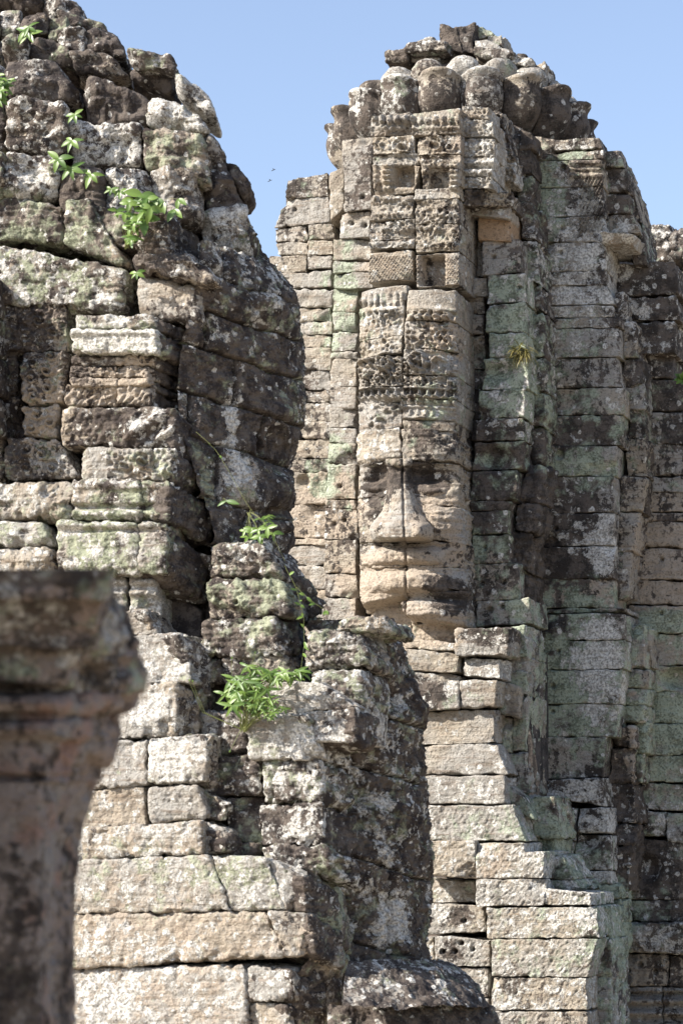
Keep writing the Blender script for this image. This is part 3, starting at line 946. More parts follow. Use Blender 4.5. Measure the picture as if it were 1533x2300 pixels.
for q in ([(1216, 1752), (1354, 1746), (1360, 1812), (1208, 1790)], [(1254, 1816), (1294, 1814), (1292, 1890), (1246, 1890)], [(1297, 1814), (1364, 1812), (1366, 1872), (1297, 1872)], [(1243, 1891), (1290, 1890), (1284, 1950), (1240, 1950)], [(1293, 1876), (1368, 1876), (1370, 1956), (1284, 1956)], [(1288, 1958), (1370, 1956), (1372, 1986), (1290, 1988)]):
    block(mb, C, q, w=-0.42, d=0.7, wt=(0.34, 0.54, 0.6, 0.22), relief=lambda X, Y: -0.10 * g2(X, Y, 1322, 1890, 26, 20, 1.6))
rows(mb, C, 1280, 1390, [1988, 2020, 2070, 2130, 2200, 2260, 2330], w=-0.45, d=0.7, wt=(0.5, 0.35, 0.7, 0.25), amp=0.04, ero=0.1, r=0.05)
mb.build('pilaster', STONE, tower)

mb = MB()
block(mb, C, [(1345, 520), (1424, 524), (1424, 556), (1350, 546)], w=[-0.5, -0.72, -0.9, -0.6], d=1.0, wt=(0.1, 0.5, 0.1, 0.6), amp=0.03, ero=0.08, r=0.05)
mb.build('overhanging_slab', STONE, tower)

# --- stepped edge stones right of the second shaft
mb = MB()
EDGE = (0.38, 0.38, 0.48, 0.34)
for q, w_ in (([(1350, 340), (1386, 336), (1398, 372), (1352, 376)], -0.9), ([(1352, 376), (1404, 376), (1414, 432), (1354, 432)], -1.0), ([(1354, 432), (1412, 432), (1418, 480), (1354, 480)], -1.0), ([(1354, 480), (1422, 480), (1436, 522), (1360, 524)], -1.05),
              ([(1404, 400), (1420, 420), (1440, 500), (1412, 494)], -1.3), ([(1410, 488), (1440, 498), (1452, 596), (1420, 596)], -1.3),
              ([(1378, 654), (1400, 652), (1404, 720), (1380, 722)], -0.95), ([(1394, 722), (1426, 720), (1430, 800), (1398, 804)], -0.95), ([(1394, 800), (1442, 804), (1440, 860), (1400, 870)], -1.0), ([(1402, 862), (1446, 860), (1446, 918), (1404, 920)], -1.05),
              ([(1412, 918), (1446, 918), (1448, 985), (1410, 985)], -1.1), ([(1404, 985), (1448, 985), (1452, 1070), (1404, 1070)], -1.1), ([(1392, 1070), (1446, 1070), (1442, 1150), (1390, 1150)], -1.05), ([(1386, 1150), (1434, 1150), (1424, 1240), (1384, 1240)], -1.0), ([(1382, 1240), (1420, 1240), (1408, 1340), (1380, 1350)], -1.0),
              ([(1404, 1406), (1446, 1400), (1446, 1500), (1402, 1500)], -1.0), ([(1440, 1410), (1462, 1410), (1462, 1500), (1444, 1500)], -1.2), ([(1406, 1502), (1452, 1502), (1450, 1545), (1404, 1545)], -1.0), ([(1404, 1546), (1450, 1546), (1448, 1582), (1402, 1582)], -1.0), ([(1394, 1584), (1448, 1584), (1444, 1620), (1392, 1620)], -1.0), ([(1424, 1622), (1454, 1622), (1454, 1692), (1424, 1692)], -1.1), ([(1426, 1694), (1440, 1694), (1440, 1760), (1428, 1760)], -1.1)):
    block(mb, C, q, w=w_, d=0.9, wt=EDGE, amp=0.03, ero=0.09, r=0.05)
for q in ([(1364, 1636), (1424, 1634), (1424, 1678), (1372, 1678)], [(1370, 1680), (1424, 1680), (1420, 1760), (1362, 1760)], [(1360, 1760), (1420, 1760), (1432, 1850), (1364, 1850)], [(1366, 1850), (1426, 1850), (1418, 1900), (1368, 1900)], [(1370, 1900), (1418, 1900), (1410, 2000), (1372, 2000)]):
    block(mb, C, q, w=-0.85, d=0.8, wt=(0.1, 0.3, 0.4, 0.6), amp=0.04, ero=0.08, r=0.05, relief=lambda X, Y: -0.12 * g2(X, Y, 1392, 1790, 26, 45, 1.6) - 0.06 * g2(X, Y, 1395, 1720, 24, 26, 1.6))
mb.build('edge_stones', STONE, tower)

# --- wall at the right edge
mb = MB()
for q in ([(1376, 592), (1512, 588), (1524, 662), (1384, 668)], [(1396, 668), (1516, 664), (1526, 720), (1400, 722)], [(1412, 722), (1514, 720), (1516, 794), (1416, 796)]):
    block(mb, C, q, w=-1.45, d=0.8, wt=(0.25, 0.42, 0.66, 0.2), amp=0.03, r=0.05)
for q in ([(1428, 797), (1508, 795), (1512, 850), (1432, 852)], [(1444, 854), (1530, 852), (1545, 922), (1446, 922)]):
    block(mb, C, q, w=-1.6, d=0.8, wt=(0.35, 0.35, 0.65, 0.2), amp=0.02)
mb.build('dark_wall', STONE, tower, label='wall courses under a black crust')


def s6_rel(X, Y):
    f = -0.22 * g2(X, Y, 1535, 1524, 52, 24, 3.0) - 0.12 * g2(X, Y, 1450, 1950, 30, 28, 2.0)
    m = (Y > 2224)
    f = f + m * (0.05 * np.sin(Y / 14.0 * 6.28 / 2) + 0.02 * np.sin((X + 0.8 * Y) / 8 * 6.28) * (Y < 2245))
    return f


mb = MB()
S6 = (0.38, 0.36, 0.42, 0.34)
for q in ([(1450, 926), (1575, 922), (1575, 996), (1452, 998)], [(1456, 998), (1575, 998), (1575, 1066), (1456, 1068)], [(1452, 1072), (1575, 1070), (1575, 1106), (1450, 1106)], [(1450, 1106), (1575, 1106), (1575, 1150), (1452, 1150)], [(1436, 1152), (1575, 1150), (1575, 1170), (1434, 1172)], [(1432, 1172), (1575, 1170), (1575, 1232), (1430, 1228)], [(1422, 1230), (1575, 1232), (1575, 1304), (1416, 1300)], [(1412, 1302), (1575, 1304), (1575, 1360), (1408, 1357)], [(1410, 1358), (1575, 1360), (1575, 1420), (1408, 1424)], [(1472, 1424), (1575, 1422), (1575, 1494), (1470, 1496)], [(1456, 1496), (1575, 1494), (1575, 1552), (1456, 1554)], [(1450, 1555), (1575, 1553), (1575, 1624), (1448, 1624)], [(1452, 1626), (1575, 1625), (1575, 1696), (1452, 1696)], [(1438, 1697), (1575, 1696), (1575, 1760), (1440, 1757)], [(1440, 1760), (1575, 1760), (1575, 1824), (1440, 1818)], [(1422, 1822), (1492, 1826), (1492, 1880), (1420, 1876)], [(1494, 1826), (1575, 1826), (1575, 1896), (1494, 1894)], [(1414, 1880), (1575, 1896), (1575, 2020), (1410, 2020)], [(1406, 2022), (1575, 2022), (1575, 2072), (1402, 2068)]):
    block(mb, C, q, w=-1.62, d=0.8, wt=S6, amp=0.02, ero=0.06, relief=s6_rel, step=3.0, holes=((1485, 1256, 4), (1484, 1378, 4), (1442, 1494, 3)))
for q in ([(1394, 2072), (1575, 2074), (1575, 2144), (1394, 2138)],):
    block(mb, C, q, w=-1.40, d=0.9, wt=(0.35, 0.5, 0.45, 0.2), amp=0.03, step=3.0, r=0.06)
for q in ([(1386, 2142), (1500, 2142), (1500, 2214), (1378, 2214)], [(1502, 2146), (1575, 2146), (1575, 2220), (1502, 2216)], [(1390, 2218), (1486, 2216), (1486, 2330), (1386, 2330)], [(1488, 2218), (1575, 2220), (1575, 2330), (1488, 2330)]):
    block(mb, C, q, w=-1.58, d=0.8, wt=(0.2, 0.35, 0.45, 0.45), amp=0.02, step=2.8, relief=s6_rel, holes=((1408, 2180, 5), (1436, 2168, 6), (1470, 2183, 5)))
mb.build('wall', STONE, tower)

# --- masonry under the face, stepping out to the right
mb = MB()
B1 = (0.28, 0.46, 0.34, 0.32)
for q, w_ in (([(900, 1430), (1020, 1444), (1022, 1462), (900, 1456)], 1.22), ([(900, 1458), (1026, 1466), (1032, 1512), (905, 1506)], 1.25), ([(905, 1508), (1030, 1514), (1030, 1592), (910, 1600)], 1.24),
              ([(1020, 1410), (1146, 1408), (1138, 1474), (1018, 1474)], 1.28), ([(1036, 1476), (1122, 1478), (1124, 1524), (1036, 1520)], 1.2), ([(1030, 1526), (1116, 1528), (1114, 1588), (1030, 1590)], 1.2)):
    block(mb, C, q, w=w_, d=0.9, wt=B1, amp=0.02, ero=0.08, r=0.05, step=2.8)
for q, w_ in (([(905, 1602), (1110, 1592), (1110, 1668), (910, 1676)], 1.12), ([(910, 1676), (1112, 1670), (1140, 1740), (915, 1740)], 1.14), ([(930, 1742), (1132, 1742), (1136, 1806), (930, 1808)], 1.24)):
    block(mb, C, q, w=w_, d=1.2, wt=(0.22, 0.44, 0.25, 0.34), amp=0.016, ero=0.06, r=0.035, step=2.8)
PECK = lambda X, Y: 0.014 * chisel(X, Y, 1.0, 6.0)
for q, w_ in (([(930, 1810), (1150, 1808), (1180, 1888), (930, 1888)], 1.30), ([(940, 1890), (1066, 1888), (1066, 1976), (940, 1962)], 1.42), ([(1068, 1894), (1176, 1892), (1178, 1974), (1068, 1974)], 1.44), ([(1174, 1912), (1222, 1912), (1222, 1974), (1174, 1974)], 1.44), ([(940, 1970), (1066, 1980), (1066, 2028), (940, 2028)], 1.12), ([(1068, 1976), (1222, 1974), (1222, 2034), (1068, 2036)], 1.46), ([(1220, 1996), (1326, 2008), (1326, 2034), (1220, 2034)], 1.45),
              ([(940, 2030), (1088, 2032), (1088, 2094), (940, 2100)], 1.30), ([(1090, 2038), (1336, 2036), (1346, 2108), (1090, 2108)], 1.47), ([(974, 2102), (1098, 2112), (1100, 2170), (978, 2172)], 1.34), ([(930, 2110), (972, 2106), (976, 2172), (930, 2172)], 1.28), ([(1102, 2110), (1340, 2110), (1318, 2194), (1102, 2194)], 1.48), ([(960, 2174), (1096, 2174), (1096, 2240), (960, 2240)], 1.3), ([(960, 2242), (1098, 2242), (1098, 2330), (960, 2330)], 1.3), ([(1102, 2196), (1316, 2196), (1318, 2268), (1102, 2270)], 1.46), ([(1104, 2272), (1320, 2272), (1322, 2340), (1104, 2340)], 1.47)):
    block(mb, C, q, w=w_, d=1.3, wt=(0.34, 0.54, 0.24, 0.28), amp=0.016, ero=0.05, r=0.03, relief=PECK, step=2.6, holes=((1041, 2068, 5), (1035, 2118, 5), (993, 2137, 5), (1021, 2137, 5), (1061, 2132, 4)))
mb.build('stepped_base', STONE, tower)

mb = MB()
for q, w_ in (([(1222, 1916), (1262, 1920), (1292, 1976), (1222, 1976)], 0.95), ([(1222, 1978), (1294, 1978), (1312, 2000), (1222, 2004)], 0.95),
              ([(1118, 1412), (1178, 1404), (1182, 1474), (1126, 1476)], 0.72), ([(1140, 1474), (1186, 1474), (1184, 1520), (1140, 1520)], 0.66), ([(1126, 1510), (1184, 1510), (1180, 1560), (1130, 1560)], 0.64), ([(1110, 1530), (1164, 1540), (1168, 1616), (1112, 1600)], 0.86), ([(1150, 1610), (1184, 1560), (1180, 1690), (1150, 1690)], 0.62), ([(1110, 1606), (1150, 1610), (1148, 1690), (1112, 1690)], 0.66), ([(1136, 1690), (1180, 1690), (1184, 1780), (1140, 1780)], 0.64), ([(1134, 1760), (1176, 1790), (1200, 1840), (1140, 1812)], 1.0),
              ([(1176, 1790), (1244, 1786), (1252, 1884), (1196, 1884)], 0.75), ([(1186, 1884), (1244, 1884), (1240, 1960), (1200, 1960)], 0.62),
              ([(1326, 2036), (1362, 2036), (1366, 2110), (1338, 2108)], 0.95), ([(1320, 2110), (1370, 2110), (1372, 2200), (1310, 2196)], 0.9), ([(1314, 2196), (1370, 2196), (1374, 2330), (1314, 2330)], 0.9)):
    block(mb, C, q, w=w_, d=1.0, wt=(0.45, 0.38, 0.45, 0.28), amp=0.03, ero=0.1, r=0.05, step=3.0)
mb.build('side_stones', STONE, tower)

# --- lotus crown
lc = C.hit(1034, 200, -1.98)
zb = C.hit(1032, 268, -0.35)[2]
zt = C.hit(1032, 146, -0.2)[2]
LZ = zt - zb
crown_core = MB()


def lathe(mb, prof, n, wt, amp):
    a = np.linspace(0, 2 * math.pi, n + 1)
    pr = np.array(prof)
    tt = np.linspace(0, 1, 60)
    L = np.concatenate([[0], np.cumsum(np.hypot(np.diff(pr[:, 0]), np.diff(pr[:, 1])))])
    L /= L[-1]
    r = np.interp(tt, L, pr[:, 0])
    z = np.interp(tt, L, pr[:, 1])
    A, Rr = np.meshgrid(a, r, indexing='ij')
    _, Z = np.meshgrid(a, z, indexing='ij')
    P = np.stack([lc[0] + Rr * np.cos(A), lc[1] + Rr * np.sin(A), Z], -1)
    P[..., :2] += (P[..., :2] - lc[:2]) * (amp * fbm(P * 3, 3))[..., None]
    mb.add(P.reshape(-1, 3), grid_faces(len(a), 60), wt, 0.3)


lathe(crown_core, [(1.50, zb - 1.3), (1.52, zb - 0.6), (1.46, zb - 0.1), (1.42, zb + 0.1 * LZ), (1.42, zb + 0.6 * LZ), (1.30, zb + 0.9 * LZ), (1.05, zb + 1.15 * LZ), (0.85, zb + 1.5 * LZ), (0.55, zb + 1.72 * LZ), (0.05, zb + 1.8 * LZ)], 96, (0.2, 0.4, 0.6, 0.2), 0.06)
crown = crown_core.build('lotus_crown', STONE, tower)

PROF = np.array([(0.90, -0.52), (1.14, -0.36), (1.45, -0.10), (1.66, 0.14), (1.77, 0.38), (1.79, 0.58), (1.75, 0.74), (1.73, 0.84), (1.80, 0.93), (1.83, 0.985), (1.76, 1.03), (1.58, 0.98), (1.42, 0.86)])
BUD = np.array([(1.40, 0.80), (1.50, 1.02), (1.55, 1.16), (1.56, 1.26), (1.53, 1.34), (1.44, 1.40), (1.28, 1.43), (1.05, 1.40)])
BUD2 = np.array([(1.02, 1.25), (1.16, 1.40), (1.19, 1.52), (1.10, 1.64), (0.94, 1.68), (0.75, 1.62)])


def petal(prof, ang, half, na=26, nt=52, groove=0.20, amp=0.022, lip=0.10, wt=(0.1, 0.4, 0.4, 0.3), sc=1.0, beak=0.0, tip=0.2):
    L = np.concatenate([[0], np.cumsum(np.hypot(np.diff(prof[:, 0]), np.diff(prof[:, 1] * LZ)))])
    L /= L[-1]
    tt = np.linspace(0, 1, nt)
    # smooth the polyline
    ker = np.ones(5) / 5
    r = np.interp(tt, L, prof[:, 0])
    z = np.interp(tt, L, prof[:, 1])
    r[2:-2] = np.convolve(r, ker, 'valid')
    z[2:-2] = np.convolve(z, ker, 'valid')
    a = np.linspace(-1, 1, na)
    A, Rr = np.meshgrid(a, r * sc, indexing='ij')
    _, Z = np.meshgrid(a, z, indexing='ij')
    Rr = Rr - groove * np.abs(A) ** 2.9 - 0.05 * np.exp(-((np.abs(A) - 0.82) / 0.05) ** 2)
    top = np.clip((Z - 0.55) / 0.45, 0, 1)
    Rr = Rr + beak * np.exp(-(A / 0.3) ** 2) * np.exp(-((Z - 0.97) / 0.08) ** 2)
    Z = zb + LZ * (Z - lip * top * A ** 2) - 0.22 * (1 - math.cos(ang - a0))
    th = ang + A * half
    P = np.stack([lc[0] + Rr * np.cos(th), lc[1] + Rr * np.sin(th), Z], -1)
    so_ = RNG.uniform(-40, 40, 3)
    n = amp * (1.2 * fbm(P * 3 + so_, 3) + 0.6 * fbm(P * 12 + so_, 3))
    P[..., 0] += np.cos(th) * n
    P[..., 1] += np.sin(th) * n
    P[..., 2] += 0.6 * n
    b = MB()
    w = np.clip(np.array(wt) + RNG.uniform(-0.2, 0.2, 4), 0, 1.2)
    wv = np.tile(w, (P.shape[0] * P.shape[1], 1))
    zz = ((P[..., 2] - zb) / LZ).ravel()
    wv[:, 1] += tip * np.clip((zz - 0.65) / 0.3, 0, 1)
    wv[:, 2] -= 0.35 * np.clip((zz - 0.7) / 0.3, 0, 1)
    b.add(P.reshape(-1, 3), grid_faces(na, nt), np.clip(wv, 0, 1.3), RNG.uniform())
    return b


NP = 18
a0 = math.atan2(CAM[1] - lc[1], CAM[0] - lc[0])
for i in range(NP):
    ang = a0 + (i + 0.5) * 2 * math.pi / NP
    face_on = math.cos(ang - a0)
    if face_on < -0.55:
        continue
    dark = 0.74 if i < 6 else 0.68
    petal(PROF, ang, math.pi / NP * 0.985, sc=RNG.uniform(1.015, 1.035), wt=(0.16, 0.38, dark, 0.28), beak=0.02).build('lotus_petal', STONE, crown)
for i in range(NP):
    ang = a0 + i * 2 * math.pi / NP + 0.03
    if math.cos(ang - a0) < -0.5:
        continue
    petal(BUD, ang, math.pi / NP * 0.99, na=22, nt=36, groove=0.15, lip=0.16, sc=RNG.uniform(0.98, 1.02), wt=(0.24, 0.34, 0.64, 0.25), amp=0.04, tip=0.0).build('lotus_bud', STONE, crown)
for q, w_ in (([(862, 112), (912, 104), (916, 134), (864, 140)], -1.0), ([(1140, 116), (1196, 128), (1200, 150), (1142, 142)], -1.1),
              ([(910, 90), (1000, 84), (1004, 112), (900, 118)], -0.95), ([(1060, 100), (1150, 108), (1160, 136), (1062, 130)], -1.0)):
    mb = MB()
    block(mb, C, q, w=w_, d=0.8, wt=(0.28, 0.45, 0.6, 0.25), amp=0.035, ero=0.08, r=0.10, step=2.4)
    mb.build('cap_stone', STONE, crown)
# broken stones of the summit
for q, w_, d_, wt_ in (([(914, 96), (972, 78), (988, 136), (918, 138)], -1.2, 0.7, (0.2, 0.5, 0.2, 0.4)), ([(984, 50), (1024, 62), (1040, 118), (984, 112)], -1.25, 0.9, (0.05, 0.25, 0.6, 0.5)), ([(1018, 62), (1062, 44), (1062, 122), (1030, 118)], -1.25, 1.0, (0.02, 0.25, 0.95, 0.1)),
                       ([(1066, 60), (1100, 62), (1112, 82), (1068, 88)], -1.5, 0.8, (0.6, 0.4, 0.3, 0.2)), ([(1094, 82), (1128, 74), (1128, 106), (1092, 104)], -1.5, 0.8, (0.35, 0.4, 0.4, 0.3)), ([(1064, 90), (1092, 86), (1140, 112), (1068, 132)], -1.3, 0.9, (0.4, 0.5, 0.4, 0.2)), ([(1140, 116), (1180, 122), (1180, 134), (1140, 134)], -1.5, 0.7, (0.1, 0.2, 0.9, 0.1)), ([(1196, 140), (1220, 134), (1226, 180), (1198, 184)], -1.2, 0.6, (0.1, 0.4, 0.5, 0.5))):
    mb = MB()
    block(mb, C, q, w=w_, d=d_, wt=wt_, amp=0.025, ero=0.10, r=0.05, step=2.4, jit=1)
    mb.build('summit_stone', STONE, tower)

# ================================================================== another tower behind, cut by the frame
D = Frame(1490, 35.0, 20.0)
far = thing('distant_tower', 'lower stone tower with rounded blocks at the right edge, behind the tall face tower', 'tower', tuple(D.hit(1560, 1150, -1.0) * np.array([1, 1, 0]) + np.array([0, 0, GROUND])))
mb = MB()
core(mb, D, 1440, 1720, 560, -0.5, -3.0)
mb.build('rubble_core', STONE, far)
mb = MB()
for q in ([(1440, 506), (1500, 500), (1510, 590), (1448, 592)], [(1496, 512), (1560, 510), (1562, 588), (1500, 590)], [(1560, 505), (1640, 515), (1640, 590), (1562, 590)], [(1400, 520), (1445, 508), (1450, 590), (1400, 590)]):
    block(mb, D, q, w=0.1, d=0.8, wt=(0.35, 0.46, 0.5, 0.2), amp=0.07, ero=0.10, r=0.2)
mb.build('lotus_crown', STONE, far)
mb = MB()
rows(mb, D, 1450, 1580, [590, 606, 640, 700, 760, 820, 900, 1000, 1100], w=-0.1, wt=(0.3, 0.45, 0.3, 0.3), amp=0.03)
rows(mb, D, 1580, 1700, [590, 620, 680, 740, 800, 860, 940, 1040, 1100], w=-0.1, wt=(0.3, 0.45, 0.3, 0.3), amp=0.03, step=6)
mb.build('wall', STONE, far)

# ================================================================== the dark tower on the left, nearer
L = Frame(450, 20.0, 14.0)
ltower = thing('face_tower', 'dark crusted stone tower at the left with a worn face in profile', 'tower', tuple(L.hit(250, 1150, -1.2) * np.array([1, 1, 0]) + np.array([0, 0, GROUND])))
BLOBS += [
    (470, 590, 110, 40, 1, 0.16, 'l'), (620, 650, 60, 50, 1, 0.12, 'l'), (522, 950, 15, 60, 1, 0.45, 'l'), (530, 1060, 32, 60, 1, 0.35, 'l'), (530, 1060, 45, 90, 2, -0.35, 'l'), (530, 1060, 45, 90, 3, 0.4, 'l'),
    (470, 850, 90, 120, 2, 0.35, 'l'), (600, 820, 70, 120, 0, 0.08, 'l'), (630, 1010, 30, 70, 2, 0.35, 'l'),
    (250, 760, 110, 30, 0, 0.5, 'l'), (250, 760, 110, 30, 2, -0.2, 'l'), (80, 600, 160, 160, 0, 0.12, 'l'), (200, 1200, 90, 60, 0, 0.2, 'l'), (250, 1130, 90, 50, 0, 0.15, 'l'),
    (350, 960, 70, 50, 1, 0.12, 'l'), (110, 1050, 90, 30, 1, 0.12, 'l'), (60, 1120, 80, 40, 1, 0.15, 'l'), (90, 900, 60, 120, 3, 0.5, 'l'), (300, 860, 70, 50, 3, 0.6, 'l'), (90, 900, 60, 120, 2, -0.3, 'l'), (300, 860, 70, 50, 2, -0.4, 'l'),
    (370, 660, 60, 60, 2, -0.1, 'l'), (340, 1600, 70, 50, 1, 0.3, 'l'), (360, 1700, 80, 50, 1, 0.2, 'l'), (250, 1700, 120, 100, 2, -0.15, 'l'), (350, 2100, 260, 220, 2, -0.12, 'l'), (350, 2100, 260, 220, 3, 0.15, 'l'),
    (480, 1970, 130, 50, 0, 0.15, 'l'), (300, 2140, 140, 40, 1, 0.12, 'l'), (250, 2250, 80, 60, 1, 0.2, 'l'), (680, 1560, 60, 40, 1, 0.1, 'l'), (660, 1660, 60, 40, 1, 0.1, 'l'),
    (870, 1900, 60, 250, 1, 0.05, 'l'), (780, 1950, 60, 200, 0, 0.1, 'l'), (880, 1480, 50, 60, 3, 0.7, 'l'), (880, 1600, 40, 60, 3, 0.7, 'l'), (880, 2070, 40, 40, 1, 0.6, 'l'),
    (560, 1320, 120, 60, 0, 0.14, 'l'), (560, 1420, 90, 40, 0, 0.1, 'l'), (560, 1240, 90, 30, 1, 0.15, 'l'), (700, 2120, 40, 60, 3, 0.4, 'l'),
]
mb = MB()
core(mb, L, -250, 230, 130, -2.2, -3.4)
core(mb, L, -250, 400, 460, -1.1, -3.0)
core(mb, L, -250, 430, 1000, -0.6, -2.6)
core(mb, L, -250, 500, 1270, -0.5, -2.0)
core(mb, L, 330, 470, 700, -1.0, -2.2)
core(mb, L, 380, 450, 1040, -0.7, -2.0)
core(mb, L, 380, 640, 1430, -0.25, -1.6)
core(mb, L, -250, 690, 1720, 0.0, -1.4)
mb.build('rubble_core', STONE_NEAR, ltower)

LC = Frame(450, 20.0, 2.0)
CRW = (0.30, 0.46, 0.72, 0.28)


def lump(X, Y):
    return 0.09 * noise(np.stack([X / 55, Y / 48, 0 * X + 1.5], -1)) + 0.03 * noise(np.stack([X / 20, Y / 20, 0 * X + 4.5], -1))


# --- weathered lotus crown: rows of rounded stones stepping back upwards
tiers = [
    ([([(-60, -40), (20, -45), (25, 20), (-60, 22)], -2.0), ([(22, -40), (95, -30), (92, 22), (24, 20)], -2.0), ([(92, -22), (175, 2), (190, 55), (96, 30)], -2.05), ([(120, 14), (235, 52), (245, 100), (150, 70)], -1.95)]),
    ([([(-60, 18), (0, 18), (0, 80), (-60, 80)], -1.75), ([(-4, 18), (44, 18), (44, 80), (-2, 78)], -1.75), ([(46, 22), (100, 20), (108, 76), (46, 74)], -1.6), ([(98, 28), (146, 34), (158, 96), (108, 92)], -1.65), ([(132, 58), (190, 54), (192, 112), (130, 106)], -1.5), ([(190, 56), (250, 62), (288, 128), (192, 118)], -1.5)]),
    ([([(-60, 80), (-2, 78), (4, 140), (-60, 140)], -1.45), ([(8, 76), (62, 74), (64, 136), (4, 140)], -1.35), ([(62, 84), (150, 90), (170, 148), (64, 132)], -1.4), ([(150, 108), (240, 116), (300, 170), (166, 160)], -1.4), ([(282, 102), (384, 122), (396, 160), (300, 150)], -1.15), ([(286, 150), (392, 152), (388, 214), (300, 176)], -1.35)]),
    ([([(-60, 140), (4, 136), (10, 215), (-60, 220)], -1.1), ([(8, 134), (120, 122), (190, 160), (186, 240), (12, 214)][:2] + [(188, 226), (10, 216)], -0.95), ([(190, 162), (262, 172), (336, 212), (330, 282), (192, 266)][0:1] + [(334, 214), (334, 284), (192, 264)], -1.0), ([(396, 164), (470, 212), (484, 262), (402, 214)], -1.1), ([(336, 206), (446, 250), (478, 306), (330, 278)], -0.95)]),
    ([([(-60, 220), (8, 216), (14, 340), (-60, 336)], -0.75), ([(10, 216), (150, 224), (142, 340), (14, 338)], -0.6), ([(152, 268), (320, 276), (318, 374), (160, 372)], -0.8), ([(320, 282), (458, 300), (496, 345), (474, 438), (326, 372)][:2] + [(480, 420), (324, 374)], -0.8), ([(470, 296), (500, 330), (494, 400), (466, 380)], -0.95)]),
    ([([(-60, 338), (6, 338), (6, 440), (-60, 440)], -0.5), ([(8, 340), (130, 342), (130, 452), (8, 446)], -0.5), ([(130, 372), (238, 374), (236, 488), (132, 480)], -0.6), ([(236, 376), (330, 374), (352, 480), (238, 490)], -0.65), ([(330, 376), (440, 372), (456, 500), (350, 500)], -0.75), ([(440, 345), (500, 350), (548, 480), (454, 480)], -0.95), ([(498, 350), (530, 372), (566, 412), (540, 440)], -1.05), ([(454, 470), (552, 450), (562, 566), (450, 560)], -0.9), ([(545, 496), (580, 516), (564, 552), (546, 560)], -1.0)]),
]
mb = MB()
for ti, t_ in enumerate(tiers):
    for q, w_ in t_:
        block(mb, LC, q, w=w_, d=0.7, wt=CRW, amp=0.03, ero=0.05, r=0.10, gap=-2.8, step=3.2, jit=3, dw=0.07, grp='l', relief=lump, vary=0.2)
mb.build('lotus_crown', STONE_NEAR, ltower)

# --- upper wall courses
UW = (0.40, 0.46, 0.64, 0.26)
def CARVE(X, Y):
    f = 0.02 * foliage(X, Y, 18, 1.0)
    for (cx, cy, rr) in ((74, 812, 17), (106, 832, 18), (72, 850, 17), (108, 870, 17), (76, 888, 15), (116, 800, 14), (84, 930, 17), (112, 948, 15), (70, 962, 15), (60, 1010, 20), (96, 1020, 18), (60, 1050, 18), (120, 1050, 20), (90, 720, 20), (120, 745, 20), (60, 760, 18)):
        f = f + scroll(X, Y, cx, cy, rr, 0.05)
    return f * (X < 160) + band(X, 132, 144, 0.03) * (Y > 785) * (Y < 905)
mb = MB()
for q, w_ in (([(-60, 430), (60, 432), (140, 470), (138, 545), (-60, 534)][0:1] + [(140, 462), (138, 545), (-60, 536)], -0.2), ([(146, 446), (200, 446), (284, 520), (284, 602), (140, 546)][0:2] + [(284, 598), (142, 546)], -0.18), ([(-60, 538), (140, 548), (280, 606), (276, 705), (-60, 676)][0:1] + [(278, 600), (276, 702), (-60, 680)], -0.05), ([(200, 452), (288, 470), (286, 560), (230, 540)], -0.25)):
    block(mb, L, q, w=w_, d=0.9, wt=UW, amp=0.03, ero=0.08, r=0.06, step=3.2, grp='l', gap=-0.5, relief=lambda X, Y: 0.012 * foliage(X, Y, 60, 1.0))
for q, w_ in (([(290, 470), (372, 466), (386, 590), (290, 560)], 0.0), ([(288, 562), (420, 560), (500, 610), (490, 650), (292, 610)][0:2] + [(496, 640), (292, 612)], 0.02)):
    block(mb, L, q, w=w_, d=0.9, wt=(0.1, 0.35, 0.7, 0.5), amp=0.04, ero=0.09, r=0.09, step=3.0, grp='l')
block(mb, L, [(302, 610), (452, 640), (456, 730), (300, 708)], w=-0.12, d=0.8, wt=(0.1, 0.25, 0.45, 0.15), amp=0.02, ero=0.05, r=0.10, step=3.0, grp='l')
for q, w_ in (([(-60, 684), (150, 676), (152, 790), (-60, 788)], -0.12), ([(-60, 790), (40, 788), (38, 890), (-60, 890)], -0.22), ([(46, 788), (150, 790), (142, 905), (50, 905)], -0.06), ([(-60, 892), (44, 892), (44, 982), (-60, 980)], -0.22), ([(48, 908), (132, 908), (128, 984), (50, 980)], -0.06), ([(-60, 982), (8, 982), (8, 1078), (-60, 1078)], -0.2), ([(10, 980), (128, 986), (182, 1010), (182, 1074), (12, 1080)][0:2] + [(182, 1072), (12, 1080)], -0.02)):
    block(mb, L, q, w=w_, d=0.8, wt=(0.28, 0.36, 0.62, 0.4), amp=0.02, ero=0.06, r=0.03, gap=-1.0, step=2.6, grp='l', relief=lambda X, Y: CARVE(X, Y) * (X > 0))
mb.build('wall', STONE_NEAR, ltower)

# --- moulded corner pilaster: each course turns the corner
mb = MB()


MD = (0.0, 0.0, 0.36, -0.12)


